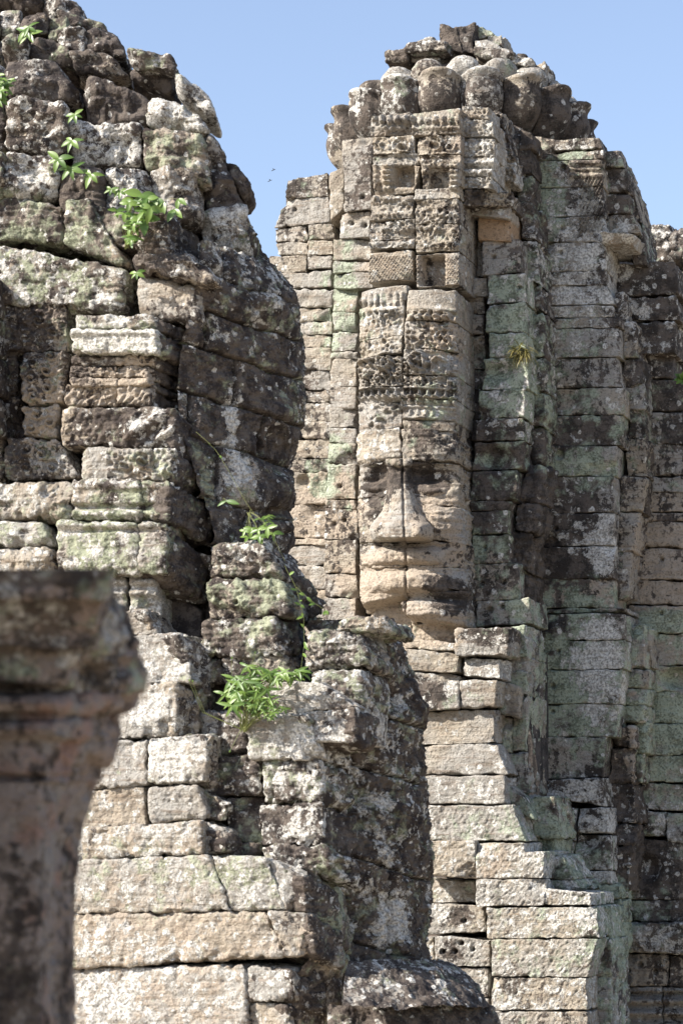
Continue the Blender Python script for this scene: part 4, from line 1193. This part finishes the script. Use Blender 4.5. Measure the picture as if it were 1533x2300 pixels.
def course(mb, y0, y1, xa, xb, xc, drop, w, th=-52, rel=None, splits=(), wt=(0.3, 0.4, 0.25, 0.45), wt2=(0.3, 0.3, 0.75, 0.25), r=0.05, slope=0.0, amp=0.022, d2=0.5):
    xs = [xa] + list(splits) + [xb]
    wt = tuple(np.array(wt) + np.array(MD))
    for a, b in zip(xs[:-1], xs[1:]):
        block(mb, L, [(a, y0), (b, y0 + slope), (b, y1 + slope), (a, y1)], w=w, gap=-1.1, d=0.8, wt=wt, amp=amp, ero=0.06, r=r * 0.75, step=2.8, grp='l', relief=rel)
    if xc:
        F2 = frame_at(L.hit(xb, 0.5 * (y0 + y1), w - 0.03), th)
        block(mb, F2, [(xb - 5, y0 + slope), (xc, y0 + slope + drop), (xc, y1 + slope + drop), (xb - 5, y1 + slope)], w=0.0, d=d2, wt=wt2, gap=-0.8, amp=amp * 1.2, ero=0.06, r=r, step=2.8, grp='l')


course(mb, 706, 736, 170, 345, 420, 34, 0.10, wt=(0.4, 0.6, 0.2, 0.2))
course(mb, 738, 792, 160, 352, 440, 40, 0.14, wt=(0.6, 0.6, 0.1, 0.3), rel=lambda X, Y: band(Y, 742, 752, 0.03))
course(mb, 796, 820, 158, 350, 430, 45, 0.02, wt=(0.1, 0.2, 0.3, 0.7))
course(mb, 822, 848, 158, 335, 430, 45, 0.0, splits=(262,), wt=(0.05, 0.15, 0.25, 0.8), rel=lambda X, Y: 0.015 * foliage(X, Y, 10, 1.0))
course(mb, 848, 866, 158, 338, 425, 45, 0.04, splits=(262,), wt=(0.05, 0.15, 0.2, 0.8))
course(mb, 866, 912, 145, 340, 420, 45, 0.0, splits=(262,), wt=(0.1, 0.25, 0.2, 0.8), rel=lambda X, Y: 0.035 * chisel(X, Y, 1.0, 9))
course(mb, 914, 1004, 136, 395, 448, 50, 0.06, wt=(0.3, 0.5, 0.25, 0.4), r=0.06, rel=lambda X, Y: 0.02 * chisel(X, Y, 1.0, 13) + 0.05 * np.cos((X + 1.3 * Y - 1500) / 11.0) * g2(X, Y, 345, 962, 45, 32) + 0.06 * g2(X, Y, 300, 968, 22, 30) - 0.05 * g2(X, Y, 360, 990, 30, 12))
course(mb, 1006, 1078, 184, 395, 455, 50, 0.08, splits=(345,), wt=(0.45, 0.5, 0.05, 0.5), rel=lambda X, Y: 0.03 * foliage(X, Y, 26, 1.0) * (X > 240) + scroll(X, Y, 322, 1036, 20, 0.06) + scroll(X, Y, 280, 1044, 18, 0.05) + 0.06 * g2(X, Y, 375, 1030, 10, 12) + 0.05 * g2(X, Y, 375, 1056, 14, 14) + 0.05 * g2(X, Y, 412, 1030, 9, 9))
course(mb, 1076, 1166, 162, 385, 482, 62, 0.10, splits=(315,), wt=(0.5, 0.55, 0.1, 0.4), rel=lambda X, Y: band(Y, 1082, 1098, 0.03) - band(Y, 1132, 1144, 0.06) + band(Y, 1148, 1160, 0.03))
course(mb, 1168, 1284, 126, 375, 472, 75, 0.16, splits=(310,), wt=(0.6, 0.45, 0.1, 0.3), r=0.07, slope=6, rel=lambda X, Y: band(Y, 1172, 1184, 0.03) - band(Y, 1188, 1196, 0.03) + band(Y, 1240, 1276, 0.02))
for q, w_ in (([(-60, 1080), (158, 1080), (158, 1166), (-60, 1166)], 0.12), ([(-60, 1168), (90, 1166), (126, 1220), (120, 1290), (-60, 1226)][0:2] + [(122, 1228), (-60, 1226)], 0.16), ([(-60, 1228), (116, 1230), (120, 1292), (-60, 1292)], 0.2)):
    block(mb, L, q, w=w_, d=0.8, wt=(0.42, 0.5, 0.36, 0.34), amp=0.03, ero=0.08, r=0.09, gap=-0.8, step=3.0, grp='l')
for q, w_ in (([(232, 1292), (282, 1290), (284, 1368), (234, 1368)], 0.0), ([(288, 1292), (352, 1298), (356, 1392), (290, 1388)], 0.03), ([(60, 1292), (230, 1290), (230, 1380), (60, 1380)], 0.0)):
    block(mb, L, q, w=w_, d=0.5, wt=(0.4, 0.6, 0.15, 0.3), amp=0.02, r=0.03, step=2.6, grp='l', relief=lambda X, Y: band(Y, 1300, 1312, 0.03) - band(Y, 1314, 1322, 0.03) + band(Y, 1330, 1336, 0.03) - band(Y, 1340, 1350, 0.02))
mb.build('moulded_pilaster', STONE_NEAR, ltower)

# a carved pilaster outside the frame whose shadow falls across the wall
mb = MB()
rows(mb, L, -190, -40, [600, 690, 780, 870, 960], w=0.42, d=0.8, wt=CRW, r=0.06, grp='l', step=6)
mb.build('pilaster', STONE_NEAR, ltower)

# --- the face in profile: one convex skin of big stones
mb = MB()
prof = [(548, 540), (566, 556), (600, 588), (628, 615), (652, 642), (668, 668), (676, 692), (674, 730), (673, 780), (675, 850), (677, 900), (677, 950), (672, 975), (656, 1010), (648, 1040), (650, 1070), (659, 1098), (661, 1116), (655, 1134), (645, 1146), (650, 1165), (652, 1180), (646, 1196), (650, 1212), (642, 1236), (630, 1262), (628, 1290)]
shell(mb, [(452, 540), (440, 640), (420, 720), (405, 800), (400, 900), (415, 1000), (450, 1100), (478, 1200), (470, 1290)], prof, 540, 1290, 20.15, 21.45, phi0=36, amp=0.065,
      courses=(0.32, [575, 660, 745, 850, 950, 1075, 1180], 165),
      feats=((615, 1000, 22, 58, -0.14), (600, 1000, 9, 60, 0.05), (628, 930, 30, 26, 0.08), (628, 1100, 20, 34, 0.13), (612, 1150, 30, 12, -0.08), (622, 1180, 26, 16, 0.06), (560, 1090, 36, 50, 0.06), (590, 680, 70, 26, 0.05), (470, 600, 50, 28, 0.06), (440, 860, 40, 60, -0.05)),
      wt=(0.34, 0.38, 0.84, 0.24), step=2.4)
lface = mb.build('carved_face', STONE_NEAR, ltower)

# --- shoulder stones under the face
mb = MB()
LR0 = frame_at(L.hit(640, 1330, -0.15), -50)
SH = (0.44, 0.44, 0.66, 0.22)
for q, w_ in (([(478, 1222), (590, 1218), (636, 1300), (470, 1298)], -0.05), ([(462, 1302), (636, 1300), (660, 1384), (456, 1386)], 0.05), ([(450, 1390), (616, 1382), (640, 1476), (446, 1476)], 0.10), ([(684, 1416), (806, 1416), (836, 1500), (680, 1500)], 0.12), ([(760, 1386), (866, 1384), (876, 1420), (740, 1426)], 0.02), ([(688, 1504), (818, 1504), (816, 1600), (700, 1590)], 0.16)):
    block(mb, L, q, w=w_, d=0.9, wt=SH, gap=-1.0, amp=0.035, ero=0.08, r=0.07, step=3.0, grp='l', holes=((530, 1352, 5),))
for q, th in (([(586, 1226), (660, 1262), (690, 1330), (632, 1302)], 0), ([(632, 1304), (712, 1312), (748, 1376), (655, 1388)], 0), ([(612, 1388), (680, 1390), (682, 1470), (636, 1476)], 0), ([(660, 1290), (700, 1300), (748, 1370), (690, 1400)], 0)):
    block(mb, LR0, q, w=0.0, d=0.9, wt=(0.35, 0.35, 0.8, 0.2), amp=0.05, ero=0.08, r=0.09, step=3.0, grp='l')
block(mb, L, [(352, 1300), (452, 1372), (452, 1470), (360, 1400)], w=-0.35, d=0.6, wt=(0.1, 0.1, 0.9, 0.2), grp='l')
mb.build('shoulder', STONE_NEAR, ltower)

# --- tumbled lower courses
mb = MB()
LO = (0.30, 0.46, 0.34, 0.34)
DK = (0.40, 0.46, 0.72, 0.22)
BIG = (0.36, 0.48, 0.28, 0.38)


def stone(q, w, wt, r=0.035, amp=0.02, side=None, th=-52, sd=0.7):
    """front stone and, where its right end shows, the face that turns the corner"""
    block(mb, L, q, w=w, d=1.0, wt=wt, amp=amp, ero=0.07, r=r, gap=-0.7, step=2.8, grp='l', jit=5.0 if wt is DK else 2.0, tilt=0.04)
    if side:
        xc, drop = side
        (bx0, by0), (bx1, by1) = q[1], q[2]
        F2 = frame_at(L.hit(0.5 * (bx0 + bx1), 0.5 * (by0 + by1), w - 0.02), th)
        block(mb, F2, [(bx0 - 6, by0), (xc, by0 + drop), (xc, by1 + drop), (bx1 - 6, by1)], w=0.0, d=sd, wt=tuple(np.clip(np.array(wt) + np.array((0.06, -0.04, 0.34, -0.1)), 0, 1)), amp=amp * 1.4, ero=0.07, r=r * 1.3, gap=-0.7, step=2.8, grp='l')


for q, w_, wt_, sd_ in (([(232, 1372), (330, 1368), (356, 1424), (240, 1424)], 0.30, LO, (380, 22)), ([(200, 1424), (405, 1420), (438, 1532), (200, 1536)], 0.32, LO, (478, 34)), ([(180, 1538), (398, 1532), (400, 1652), (180, 1664)], 0.38, LO, (440, 22)),
                        ([(150, 1666), (328, 1660), (330, 1764), (150, 1776)], 0.44, LO, None), ([(330, 1660), (466, 1648), (460, 1756), (334, 1764)], 0.50, LO, (492, 16)), ([(140, 1778), (326, 1766), (330, 1856), (140, 1868)], 0.42, LO, None), ([(330, 1766), (442, 1760), (474, 1838), (336, 1852)], 0.46, LO, None), ([(440, 1764), (516, 1808), (514, 1840), (470, 1840)], 0.40, DK, None),
                        ([(120, 1868), (452, 1842), (454, 1916), (120, 1936)], 0.56, BIG, None), ([(452, 1842), (514, 1864), (512, 1914), (454, 1918)], 0.52, LO, (545, 16)),
                        ([(110, 1938), (470, 1920), (520, 2046), (110, 2052)], 0.62, BIG, None), ([(470, 1920), (602, 1928), (640, 2046), (518, 2046)], 0.61, (0.5, 0.5, 0.28, 0.3), None), ([(602, 1928), (690, 1968), (692, 2046), (640, 2046)], 0.58, LO, (765, 34)),
                        ([(110, 2054), (600, 2046), (640, 2152), (110, 2178)], 0.66, (0.28, 0.46, 0.2, 0.5), None), ([(600, 2046), (698, 2052), (714, 2142), (640, 2152)], 0.64, LO, (775, 40)), ([(110, 2180), (552, 2166), (556, 2340), (110, 2340)], 0.60, (0.28, 0.46, 0.2, 0.5), None), ([(552, 2168), (660, 2176), (668, 2252), (554, 2250)], 0.61, LO, (735, 36)), ([(554, 2252), (650, 2254), (650, 2340), (554, 2340)], 0.58, LO, (720, 30)),
                        ([(404, 1538), (446, 1542), (450, 1646), (402, 1652)], 0.2, DK, None), ([(446, 1478), (500, 1476), (502, 1528), (446, 1530)], 0.0, DK, None), ([(500, 1478), (640, 1474), (660, 1534), (500, 1536)], 0.02, DK, None),
                        ([(588, 1536), (716, 1532), (806, 1588), (600, 1606)], 0.38, (0.3, 0.5, 0.4, 0.35), None), ([(600, 1604), (804, 1588), (800, 1668), (690, 1664)], 0.37, (0.3, 0.5, 0.45, 0.35), (852, 26)), ([(545, 1608), (692, 1604), (728, 1704), (558, 1706)], 0.40, (0.3, 0.55, 0.45, 0.3), (790, 30)),
                        ([(590, 1709), (724, 1706), (728, 1802), (592, 1806)], 0.36, DK, (800, 34)), ([(584, 1808), (724, 1804), (726, 1898), (586, 1900)], 0.34, (0.2, 0.48, 0.8, 0.2), (800, 34)), ([(578, 1902), (742, 1900), (748, 1964), (600, 1968)], 0.38, DK, (810, 30)), ([(460, 1702), (582, 1698), (590, 1790), (454, 1792)], 0.30, DK, None), ([(504, 1792), (588, 1790), (590, 1892), (510, 1894)], 0.26, (0.6, 0.35, 0.6, 0.25), None), ([(446, 1600), (552, 1600), (558, 1700), (450, 1702)], 0.14, DK, None), ([(500, 1880), (586, 1892), (586, 1934), (500, 1930)], 0.3, DK, None)):
    stone(q, w_, wt_, side=sd_, r=0.05 if wt_ is DK else 0.032, amp=0.03 if wt_ is DK else 0.018)
mb.build('plinth', STONE_NEAR, ltower)

# --- flank skin going down to the right
mb = MB()
shell(mb, [(700, 1392), (705, 1500), (700, 1700), (700, 1900), (735, 1960), (720, 2060), (760, 2180)], [(874, 1392), (888, 1404), (902, 1440), (922, 1494), (936, 1540), (946, 1600), (950, 1700), (954, 1800), (959, 1880), (957, 2000), (954, 2080), (958, 2130), (975, 2180)], 1392, 2180, 20.0, 21.2, phi0=24, amp=0.09,
      courses=(0.30, [1452, 1560, 1690, 1900, 2085], 330),
      feats=((862, 1555, 26, 24, -0.12), (870, 1600, 24, 40, -0.06), (800, 1690, 30, 40, 0.06), (860, 1480, 30, 40, 0.05), (890, 2080, 40, 40, 0.05), (820, 1900, 40, 60, 0.05)),
      wt=(0.40, 0.42, 0.84, 0.22), step=2.4)
shell(mb, [(690, 1960), (712, 2060), (700, 2140), (662, 2190), (655, 2330)], [(745, 1960), (770, 2020), (788, 2080), (790, 2150), (768, 2200), (775, 2330)], 1955, 2330, 19.25, 20.1, phi0=30, amp=0.05,
      joints=([(690, 2050), (740, 2090), (790, 2150)], [(640, 2190), (690, 2200), (720, 2170)]), wt=(0.45, 0.35, 0.6, 0.45), step=2.8)
mb.build('flank', STONE_NEAR, ltower)

# --- slab lying against the foot of that tower
slab = thing('fallen_slab', 'rounded dark stone slab with pale vertical streaks at the bottom centre', 'stone slab', tuple(L.hit(940, 2330, 0.6)))
mb = MB()
shell(mb, [(782, 2156), (774, 2190), (768, 2255)], [(985, 2156), (1030, 2180), (1058, 2205), (1085, 2240), (1096, 2262)], 2156, 2262, 18.95, 20.0, phi0=4, amp=0.05, wt=(0.30, 0.45, 0.65, 0.15), step=2.6, wrap=70, back=0.5)
mb.build('upper_slab', STONE_NEAR, slab)
mb = MB()
shell(mb, [(735, 2262), (735, 2340)], [(1096, 2262), (1112, 2300), (1118, 2340)], 2258, 2340, 19.1, 20.1, phi0=4, amp=0.06, wt=(0.30, 0.40, 0.8, 0.15), step=2.6, wrap=70, back=0.15)
mb.build('lower_slab', STONE_NEAR, slab)

# ================================================================== blurred pillar close to the camera
YF = 6.0
pil = thing('stone_pillar', 'out-of-focus reddish stone pillar with a broken moulded capital in the left foreground', 'pillar', tuple(np.array([-0.95, YF + 0.2, GROUND])))
xc_ = poly([(242, 1280), (244, 1330), (232, 1348), (215, 1420), (195, 1450), (150, 1500), (138, 1550), (126, 1560), (136, 1600), (126, 1640), (134, 1655), (108, 1665), (108, 1740), (112, 1752), (92, 1762), (90, 2320)])
xs_ = poly([(246, 1280), (250, 1335), (280, 1380), (300, 1430), (315, 1475), (319, 1550), (304, 1588), (264, 1602), (272, 1650), (262, 1690), (240, 1712), (228, 1718), (230, 1745), (212, 1770), (206, 1800), (182, 1850), (174, 1890), (168, 2000), (165, 2320)])


mf_ = lambda y: np.interp(y, [1280, 1345, 1360, 1420, 1455, 1460, 1500, 1538, 1545, 1556, 1562, 1580, 1598, 1604, 1615, 1622, 1640, 1655, 1662, 1735, 1742, 1750, 1756, 2320], [.165, .16, .13, .09, .085, .06, .055, .05, .012, .012, .045, .055, .045, .015, .012, .04, .045, .035, .010, .008, -.010, -.010, .008, 0])


def pillar_part(y0, y1, name, wt, amp):
    n = int((y1 - y0) / 3)
    ys = np.linspace(y0, y1, n)
    sec = []
    for y in ys:
        m = (xc_(y) - 90) * 0.0011
        Yf = YF - float(mf_(y)) * 1.7
        Yb = YF + 0.34 + m * 0.4
        xc, xs = float(xc_(y)), float(xs_(y))
        pts = []
        for t in np.linspace(0, 1, 90):
            pts.append((-330 + (xc + 330 - 10) * t, Yf + 0.02 * (1 - t)))
        for t in np.linspace(0.1, 1, 8):
            a = t * math.pi / 2
            pts.append((xc - 10 + 10 * math.sin(a), Yf + 0.011 * (1 - math.cos(a))))
        for t in np.linspace(0.02, 1, 70):
            pts.append((xc + (xs - xc) * t, Yf + 0.011 + (Yb - Yf) * t))
        for t in np.linspace(0.05, 1, 10):
            pts.append((xs - 200 * t, Yb + 0.03 * t))
        sec.append(pts)
    S = np.array(sec)
    X, D_ = S[..., 0], S[..., 1]
    Yg = np.repeat(ys[:, None], X.shape[1], 1)
    d = ray(X, Yg)
    P = CAM + d * (D_ / d[..., 1])[..., None]
    N = np.cross(np.gradient(P, axis=1), np.gradient(P, axis=0))
    N /= np.maximum(np.linalg.norm(N, axis=-1), 1e-9)[..., None]
    if np.mean(np.sum(N[:, 40] * d[:, 40], -1)) > 0:
        N = -N
    P = P + N * (amp * (1.2 * fbm(P * 7, 3) + 0.8 * fbm(P * 22, 4, 0.6)) - 4.0 * amp * np.clip((X - xc_(Yg)) / 40, 0, 1) * np.maximum(-0.25, fbm(P * 11 + 4, 3)))[..., None]
    mb = MB()
    mb.add(P.reshape(-1, 3), grid_faces(*X.shape), wt, 0.5)
    # closed top and bottom
    k = X.shape[1]
    for row, s_ in ((0, -1), (n - 1, 1)):
        R_ = P[row]
        c_ = R_.mean(0) + np.array([0, 0, -s_ * 0.003])
        half = k // 2
        A_ = R_[:half]
        B_ = R_[::-1][:half]
        v = np.stack([A_, B_], 1).reshape(-1, 3)
        mb.add(v, grid_faces(half, 2), wt, 0.5)
    return mb.build(name, STONE_RED, pil)


pillar_part(1280, 1556, 'capital', (0.36, 0.46, 0.64, 0.15), 0.020)
pillar_part(1557, 1756, 'necking', (0.12, 0.12, 0.46, 0.55), 0.012)
pillar_part(1757, 2320, 'shaft', (0.18, 0.16, 0.42, 0.5), 0.008)
mb = MB()
P0 = CAM + ray(-330, 1500) * 6.05
x1 = P0[0] + 0.02
v = [(x1 - 0.5, 5.2, GROUND), (x1, 5.2, GROUND), (x1, 6.5, GROUND), (x1 - 0.5, 6.5, GROUND), (x1 - 0.5, 5.2, 3.3), (x1, 5.2, 3.3), (x1, 6.5, 3.3), (x1 - 0.5, 6.5, 3.3)]
mb.add(np.array(v), np.array([(0, 1, 5, 4), (1, 2, 6, 5), (2, 3, 7, 6), (3, 0, 4, 7), (4, 5, 6, 7), (3, 2, 1, 0)]), (0.2, 0.3, 0.5, 0.4))
mb.build('shade_wall', STONE_RED, pil)  # unseen wall, added left of the frame to keep sun off the pillar
mb = MB()
v = [(-3.4, 4.4, 4.32), (-0.62, 4.4, 4.32), (-0.62, 6.75, 4.32), (-3.4, 6.75, 4.32), (-3.4, 4.4, 4.7), (-0.62, 4.4, 4.7), (-0.62, 6.75, 4.7), (-3.4, 6.75, 4.7)]
mb.add(np.array(v), np.array([(0, 1, 5, 4), (1, 2, 6, 5), (2, 3, 7, 6), (3, 0, 4, 7), (4, 5, 6, 7), (3, 2, 1, 0)]), (0.2, 0.3, 0.5, 0.4))
mb.build('shade_slab', STONE_RED, pil)  # slab added above the view to cut skylight on the pillar

# ================================================================== plants rooted in the joints
def leaf(mb, base, dir_, length, width, up, curl=0.5, fold=0.25, n=7):
    d = np.array(dir_, float)
    d /= np.linalg.norm(d)
    up = np.array(up, float)
    sd = np.cross(d, up)
    sd /= max(np.linalg.norm(sd), 1e-6)
    up = np.cross(sd, d)
    t = np.linspace(0, 1, n)
    ang = curl * t
    along = np.cumsum(np.concatenate([[0], np.cos(ang[1:])])) / (n - 1) * length
    drop = -np.cumsum(np.concatenate([[0], np.sin(ang[1:])])) / (n - 1) * length
    wd = width * 0.5 * np.sin(math.pi * np.clip(t, 0.02, 1) ** 0.8) ** 0.85 + width * 0.02
    v = []
    for i in range(n):
        c = base + d * along[i] + up * drop[i]
        for s in (-1, -0.5, 0, 0.5, 1):
            v.append(c + sd * wd[i] * s + up * (fold * wd[i] * abs(s)))
    mb.add(np.array(v), grid_faces(n, 5), None, RNG.uniform())


def stemtube(mb, pts, r0, r1, k=5):
    pts = np.array(pts, float)
    n = len(pts)
    T = np.gradient(pts, axis=0)
    V = []
    for i in range(n):
        t = T[i] / max(np.linalg.norm(T[i]), 1e-9)
        a = np.cross(t, (0.3, 0.9, 0.2))
        a /= np.linalg.norm(a)
        b = np.cross(t, a)
        r = r0 + (r1 - r0) * i / (n - 1)
        for j in range(k + 1):
            th = 2 * math.pi * j / k
            V.append(pts[i] + r * (math.cos(th) * a + math.sin(th) * b))
    mb.add(np.array(V), grid_faces(n, k + 1), None, RNG.uniform())


def palmate(lm, sm, base, top, n, size, wid=0.32, spread=2.4, facing=(-0.3, -1, 0.35)):
    """one stalk with n leaflets radiating from its end"""
    base, top = np.array(base), np.array(top)
    mid = 0.5 * (base + top) + np.array([0, -0.01, 0.15 * np.linalg.norm(top - base)])
    t = np.linspace(0, 1, 6)[:, None]
    stemtube(sm, (1 - t) ** 2 * base + 2 * t * (1 - t) * mid + t ** 2 * top, 0.0022, 0.0012)
    f = np.array(facing, float)
    f /= np.linalg.norm(f)
    a = np.cross(f, (0, 0, 1.0))
    a /= np.linalg.norm(a)
    b = np.cross(a, f)
    rot = RNG.uniform(-0.4, 0.4) - math.pi / 2
    for i in range(n):
        th = rot + (i - (n - 1) / 2) * spread * 2 / max(n, 2)
        d = math.cos(th) * a + math.sin(th) * b + 0.25 * f * RNG.uniform(0, 1)
        s = size * RNG.uniform(0.75, 1.1)
        leaf(lm, top, d, s, s * wid * RNG.uniform(0.85, 1.2), f, curl=RNG.uniform(0.2, 0.9))


def at(px, py, w):
    return L.hit(px, py, w)


def atc(px, py, w):
    return LC.hit(px, py, w)


def make_plant(name, label, cat, root, build):
    t = thing(name, label, cat, tuple(root))
    lm, sm = MB(), MB()
    build(lm, sm)
    if lm.n:
        lm.build('foliage', LEAF, t)
    if sm.n:
        sm.build('stem', STEM, t)
    return t


U = RNG.uniform


def bush(cx, cy, w, rx, ry, count, leaves, size, wid=0.34, base=None, at=at):
    def b(lm, sm):
        b0 = at(*(base or (cx, cy + ry)), w - 0.12)
        for i in range(count):
            a = U(0, 2 * math.pi)
            r = math.sqrt(U(0, 1))
            top = at(cx + rx * r * math.cos(a), cy + ry * r * math.sin(a), w + U(-0.04, 0.16))
            palmate(lm, sm, b0 + U(-0.02, 0.02, 3), top, leaves, size * U(0.7, 1.2), wid, facing=(U(-0.7, 0.3), -1, U(0.1, 0.9)))
    return b


def shrub_top(lm, sm):
    bush(312, 470, 0.12, 50, 34, 18, 3, 0.125, 0.44, base=(285, 555))(lm, sm)
    bush(290, 515, 0.10, 22, 36, 12, 3, 0.085, 0.42, base=(285, 555))(lm, sm)
    for (x, y) in ((365, 452), (402, 446), (392, 470), (352, 446)):
        palmate(lm, sm, at(320, 470, 0.0), at(x, y, 0.08), 2, 0.135, 0.42, spread=1.0)


make_plant('leafy_shrub', 'bright green leafy shrub hanging over the ledge above the dark vertical gap', 'plant', at(285, 555, -0.1), shrub_top)


def fern(lm, sm):
    bush(560, 1545, 0.55, 66, 56, 30, 4, 0.125, 0.2, base=(545, 1640))(lm, sm)
    bush(640, 1520, 0.50, 60, 16, 14, 4, 0.10, 0.24, base=(590, 1560))(lm, sm)
    bush(590, 1590, 0.58, 50, 24, 26, 4, 0.05, 0.3, base=(550, 1640))(lm, sm)
    palmate(lm, sm, at(545, 1600, 0.4), at(535, 1565, 0.62), 6, 0.15, 0.26)
    palmate(lm, sm, at(600, 1520, 0.4), at(662, 1512, 0.52), 4, 0.14, 0.22)
    for (x0, y0, x1, y1) in ((560, 1520, 572, 1468), (520, 1530, 520, 1480), (515, 1620, 512, 1525), (540, 1640, 515, 1690), (455, 1600, 425, 1530), (460, 1600, 432, 1532)):
        t = np.linspace(0, 1, 6)[:, None]
        up = (1 - t) * at(x0, y0, 0.5) + t * at(x1, y1, 0.56)
        lo = (1 - t) * at(545, 1640, 0.43) + t * up[0]
        stemtube(sm, np.concatenate([lo[:-1], up]), 0.0028, 0.0016)
        leaf(lm, at(x1, y1, 0.56), (0.2, -0.3, 1), 0.02, 0.014, (0, -1, 0.2))


make_plant('fern_clump', 'big sunlit clump of ferns and small leaves spilling over the tumbled blocks', 'plant', at(545, 1640, 0.3), fern)


def vine(lm, sm, pts, w, n_leaf, size):
    P = [at(x, y, w) for x, y in pts]
    t = np.linspace(0, len(P) - 1, 30)
    P = np.array(P)
    C_ = np.stack([np.interp(t, np.arange(len(P)), P[:, i]) for i in range(3)], -1)
    C_ += 0.01 * np.stack([fbm(C_ * 6 + k, 2) for k in (0, 5, 9)], -1)
    stemtube(sm, C_, 0.0019, 0.0012)
    for i in range(n_leaf):
        c = C_[int(U(2, 29))]
        leaf(lm, c, (U(-1, 1), -0.5, U(-0.9, 0.4)), size * U(0.7, 1.3), size * 0.42, (U(-.3, .3), -1, 0.4), curl=U(0, .8))


make_plant('vine', 'thin creeper dangling by the nose of the profile face', 'plant', at(440, 970, -0.1), lambda lm, sm: (vine(lm, sm, [(440, 970), (485, 1010), (560, 1140), (610, 1200), (640, 1260)], -0.06, 3, 0.045), bush(575, 1195, -0.05, 40, 14, 9, 3, 0.085, 0.38, base=(560, 1150))(lm, sm), bush(610, 1165, -0.05, 30, 12, 5, 2, 0.08, 0.3, base=(600, 1170))(lm, sm), palmate(lm, sm, at(500, 1120, 0), at(508, 1125, .05), 2, 0.12, 0.3)))
make_plant('vine', 'creeper trailing down the shoulder stones under the profile face', 'plant', at(640, 1270, -0.1), lambda lm, sm: (vine(lm, sm, [(640, 1270), (665, 1320), (680, 1380), (684, 1440), (676, 1500)], 0.12, 11, 0.055), vine(lm, sm, [(665, 1320), (700, 1350), (735, 1375)], 0.02, 7, 0.06)))
make_plant('sprout', 'small sprig in the dark vertical gap', 'plant', at(310, 615, 0.0), lambda lm, sm: palmate(lm, sm, at(300, 625, -0.1), at(307, 613, 0.06), 5, 0.085, 0.36))
make_plant('creeper', 'hand-shaped leaves of a creeper climbing the dark crown stones', 'plant', at(160, 380, -0.5), lambda lm, sm: [palmate(lm, sm, atc(x - 6, y + 8, -0.62), atc(x, y, -0.28), 5, s, 0.36) for (x, y, s) in ((168, 258, 0.09), (162, 316, 0.11), (132, 356, 0.13), (160, 378, 0.13), (205, 392, 0.13), (250, 425, 0.07), (270, 430, 0.08))])
make_plant('sprout', 'pale green tuft on top of the second row of crown stones', 'plant', at(62, 75, -1.3), lambda lm, sm: [palmate(lm, sm, atc(62, 80, -1.35), atc(60 + U(-6, 6), 66 + U(-6, 12), -1.12), 4, 0.13, 0.3) for _ in range(3)])
make_plant('shrub', 'green plant at the very left edge of the crown', 'plant', at(2, 215, -0.6), bush(-6, 195, -0.38, 20, 28, 18, 4, 0.11, 0.34, at=atc))


def tuft(lm, sm):
    for i in range(150):
        b0 = C.hit(1170 + U(-14, 14), 792 + U(-12, 8), 0.42)
        d = np.array([U(-0.9, 0.9), -0.55 + U(-0.3, 0.3), U(-0.8, 0.9)])
        leaf(lm, b0, d, U(0.12, 0.28), 0.014, (0, -0.3, 1), curl=U(0.4, 1.5), n=6)


g = thing('grass_tuft', 'dry yellowish grass tuft growing from the shaded shaft right of the face', 'grass', tuple(C.hit(1170, 800, 0.3)))
lm = MB()
tuft(lm, None)
lm.build('blades', DRY, g)
g2_ = thing('sprout', 'tiny yellow-green sprig at the right edge of the dark wall', 'plant', tuple(C.hit(1530, 850, -1.4)))
lm = MB()
for i in range(14):
    leaf(lm, C.hit(1530, 852, -1.1), (U(-1, 1), -0.6, U(-0.5, 1)), 0.12, 0.06, (0, -1, 0.3))
lm.build('foliage', LEAF, g2_)

# two insects hovering in front of the sky
mi, ti, bi = mk('dark_insect')
bi.inputs['Base Color'].default_value = (0.03, 0.03, 0.035, 1)
for lab, px, py in (('small dark insect flying in the sky gap, the higher one', 614, 382), ('small dark insect flying in the sky gap, the lower one', 606, 406)):
    d = ray(px, py)
    c = CAM + d * (26.0 / d[1])
    ins = thing('insect', lab, 'insect', tuple(c), 'insects hovering between the towers')
    m1 = MB()
    stemtube(m1, [c + np.array([-0.022, 0, -0.010]), c + np.array([-0.008, 0, -0.003]), c, c + np.array([0.010, 0, 0.005]), c + np.array([0.022, 0, 0.010])], 0.004, 0.003, 8)
    m1.build('body', mi, ins)
    for s in (-1, 1):
        m2 = MB()
        leaf(m2, c + np.array([0.004, 0.003 * s, 0.004]), (-0.4, s, 0.25), 0.035, 0.012, (0, 0, 1), curl=0.1)
        m2.build('wing', mi, ins)
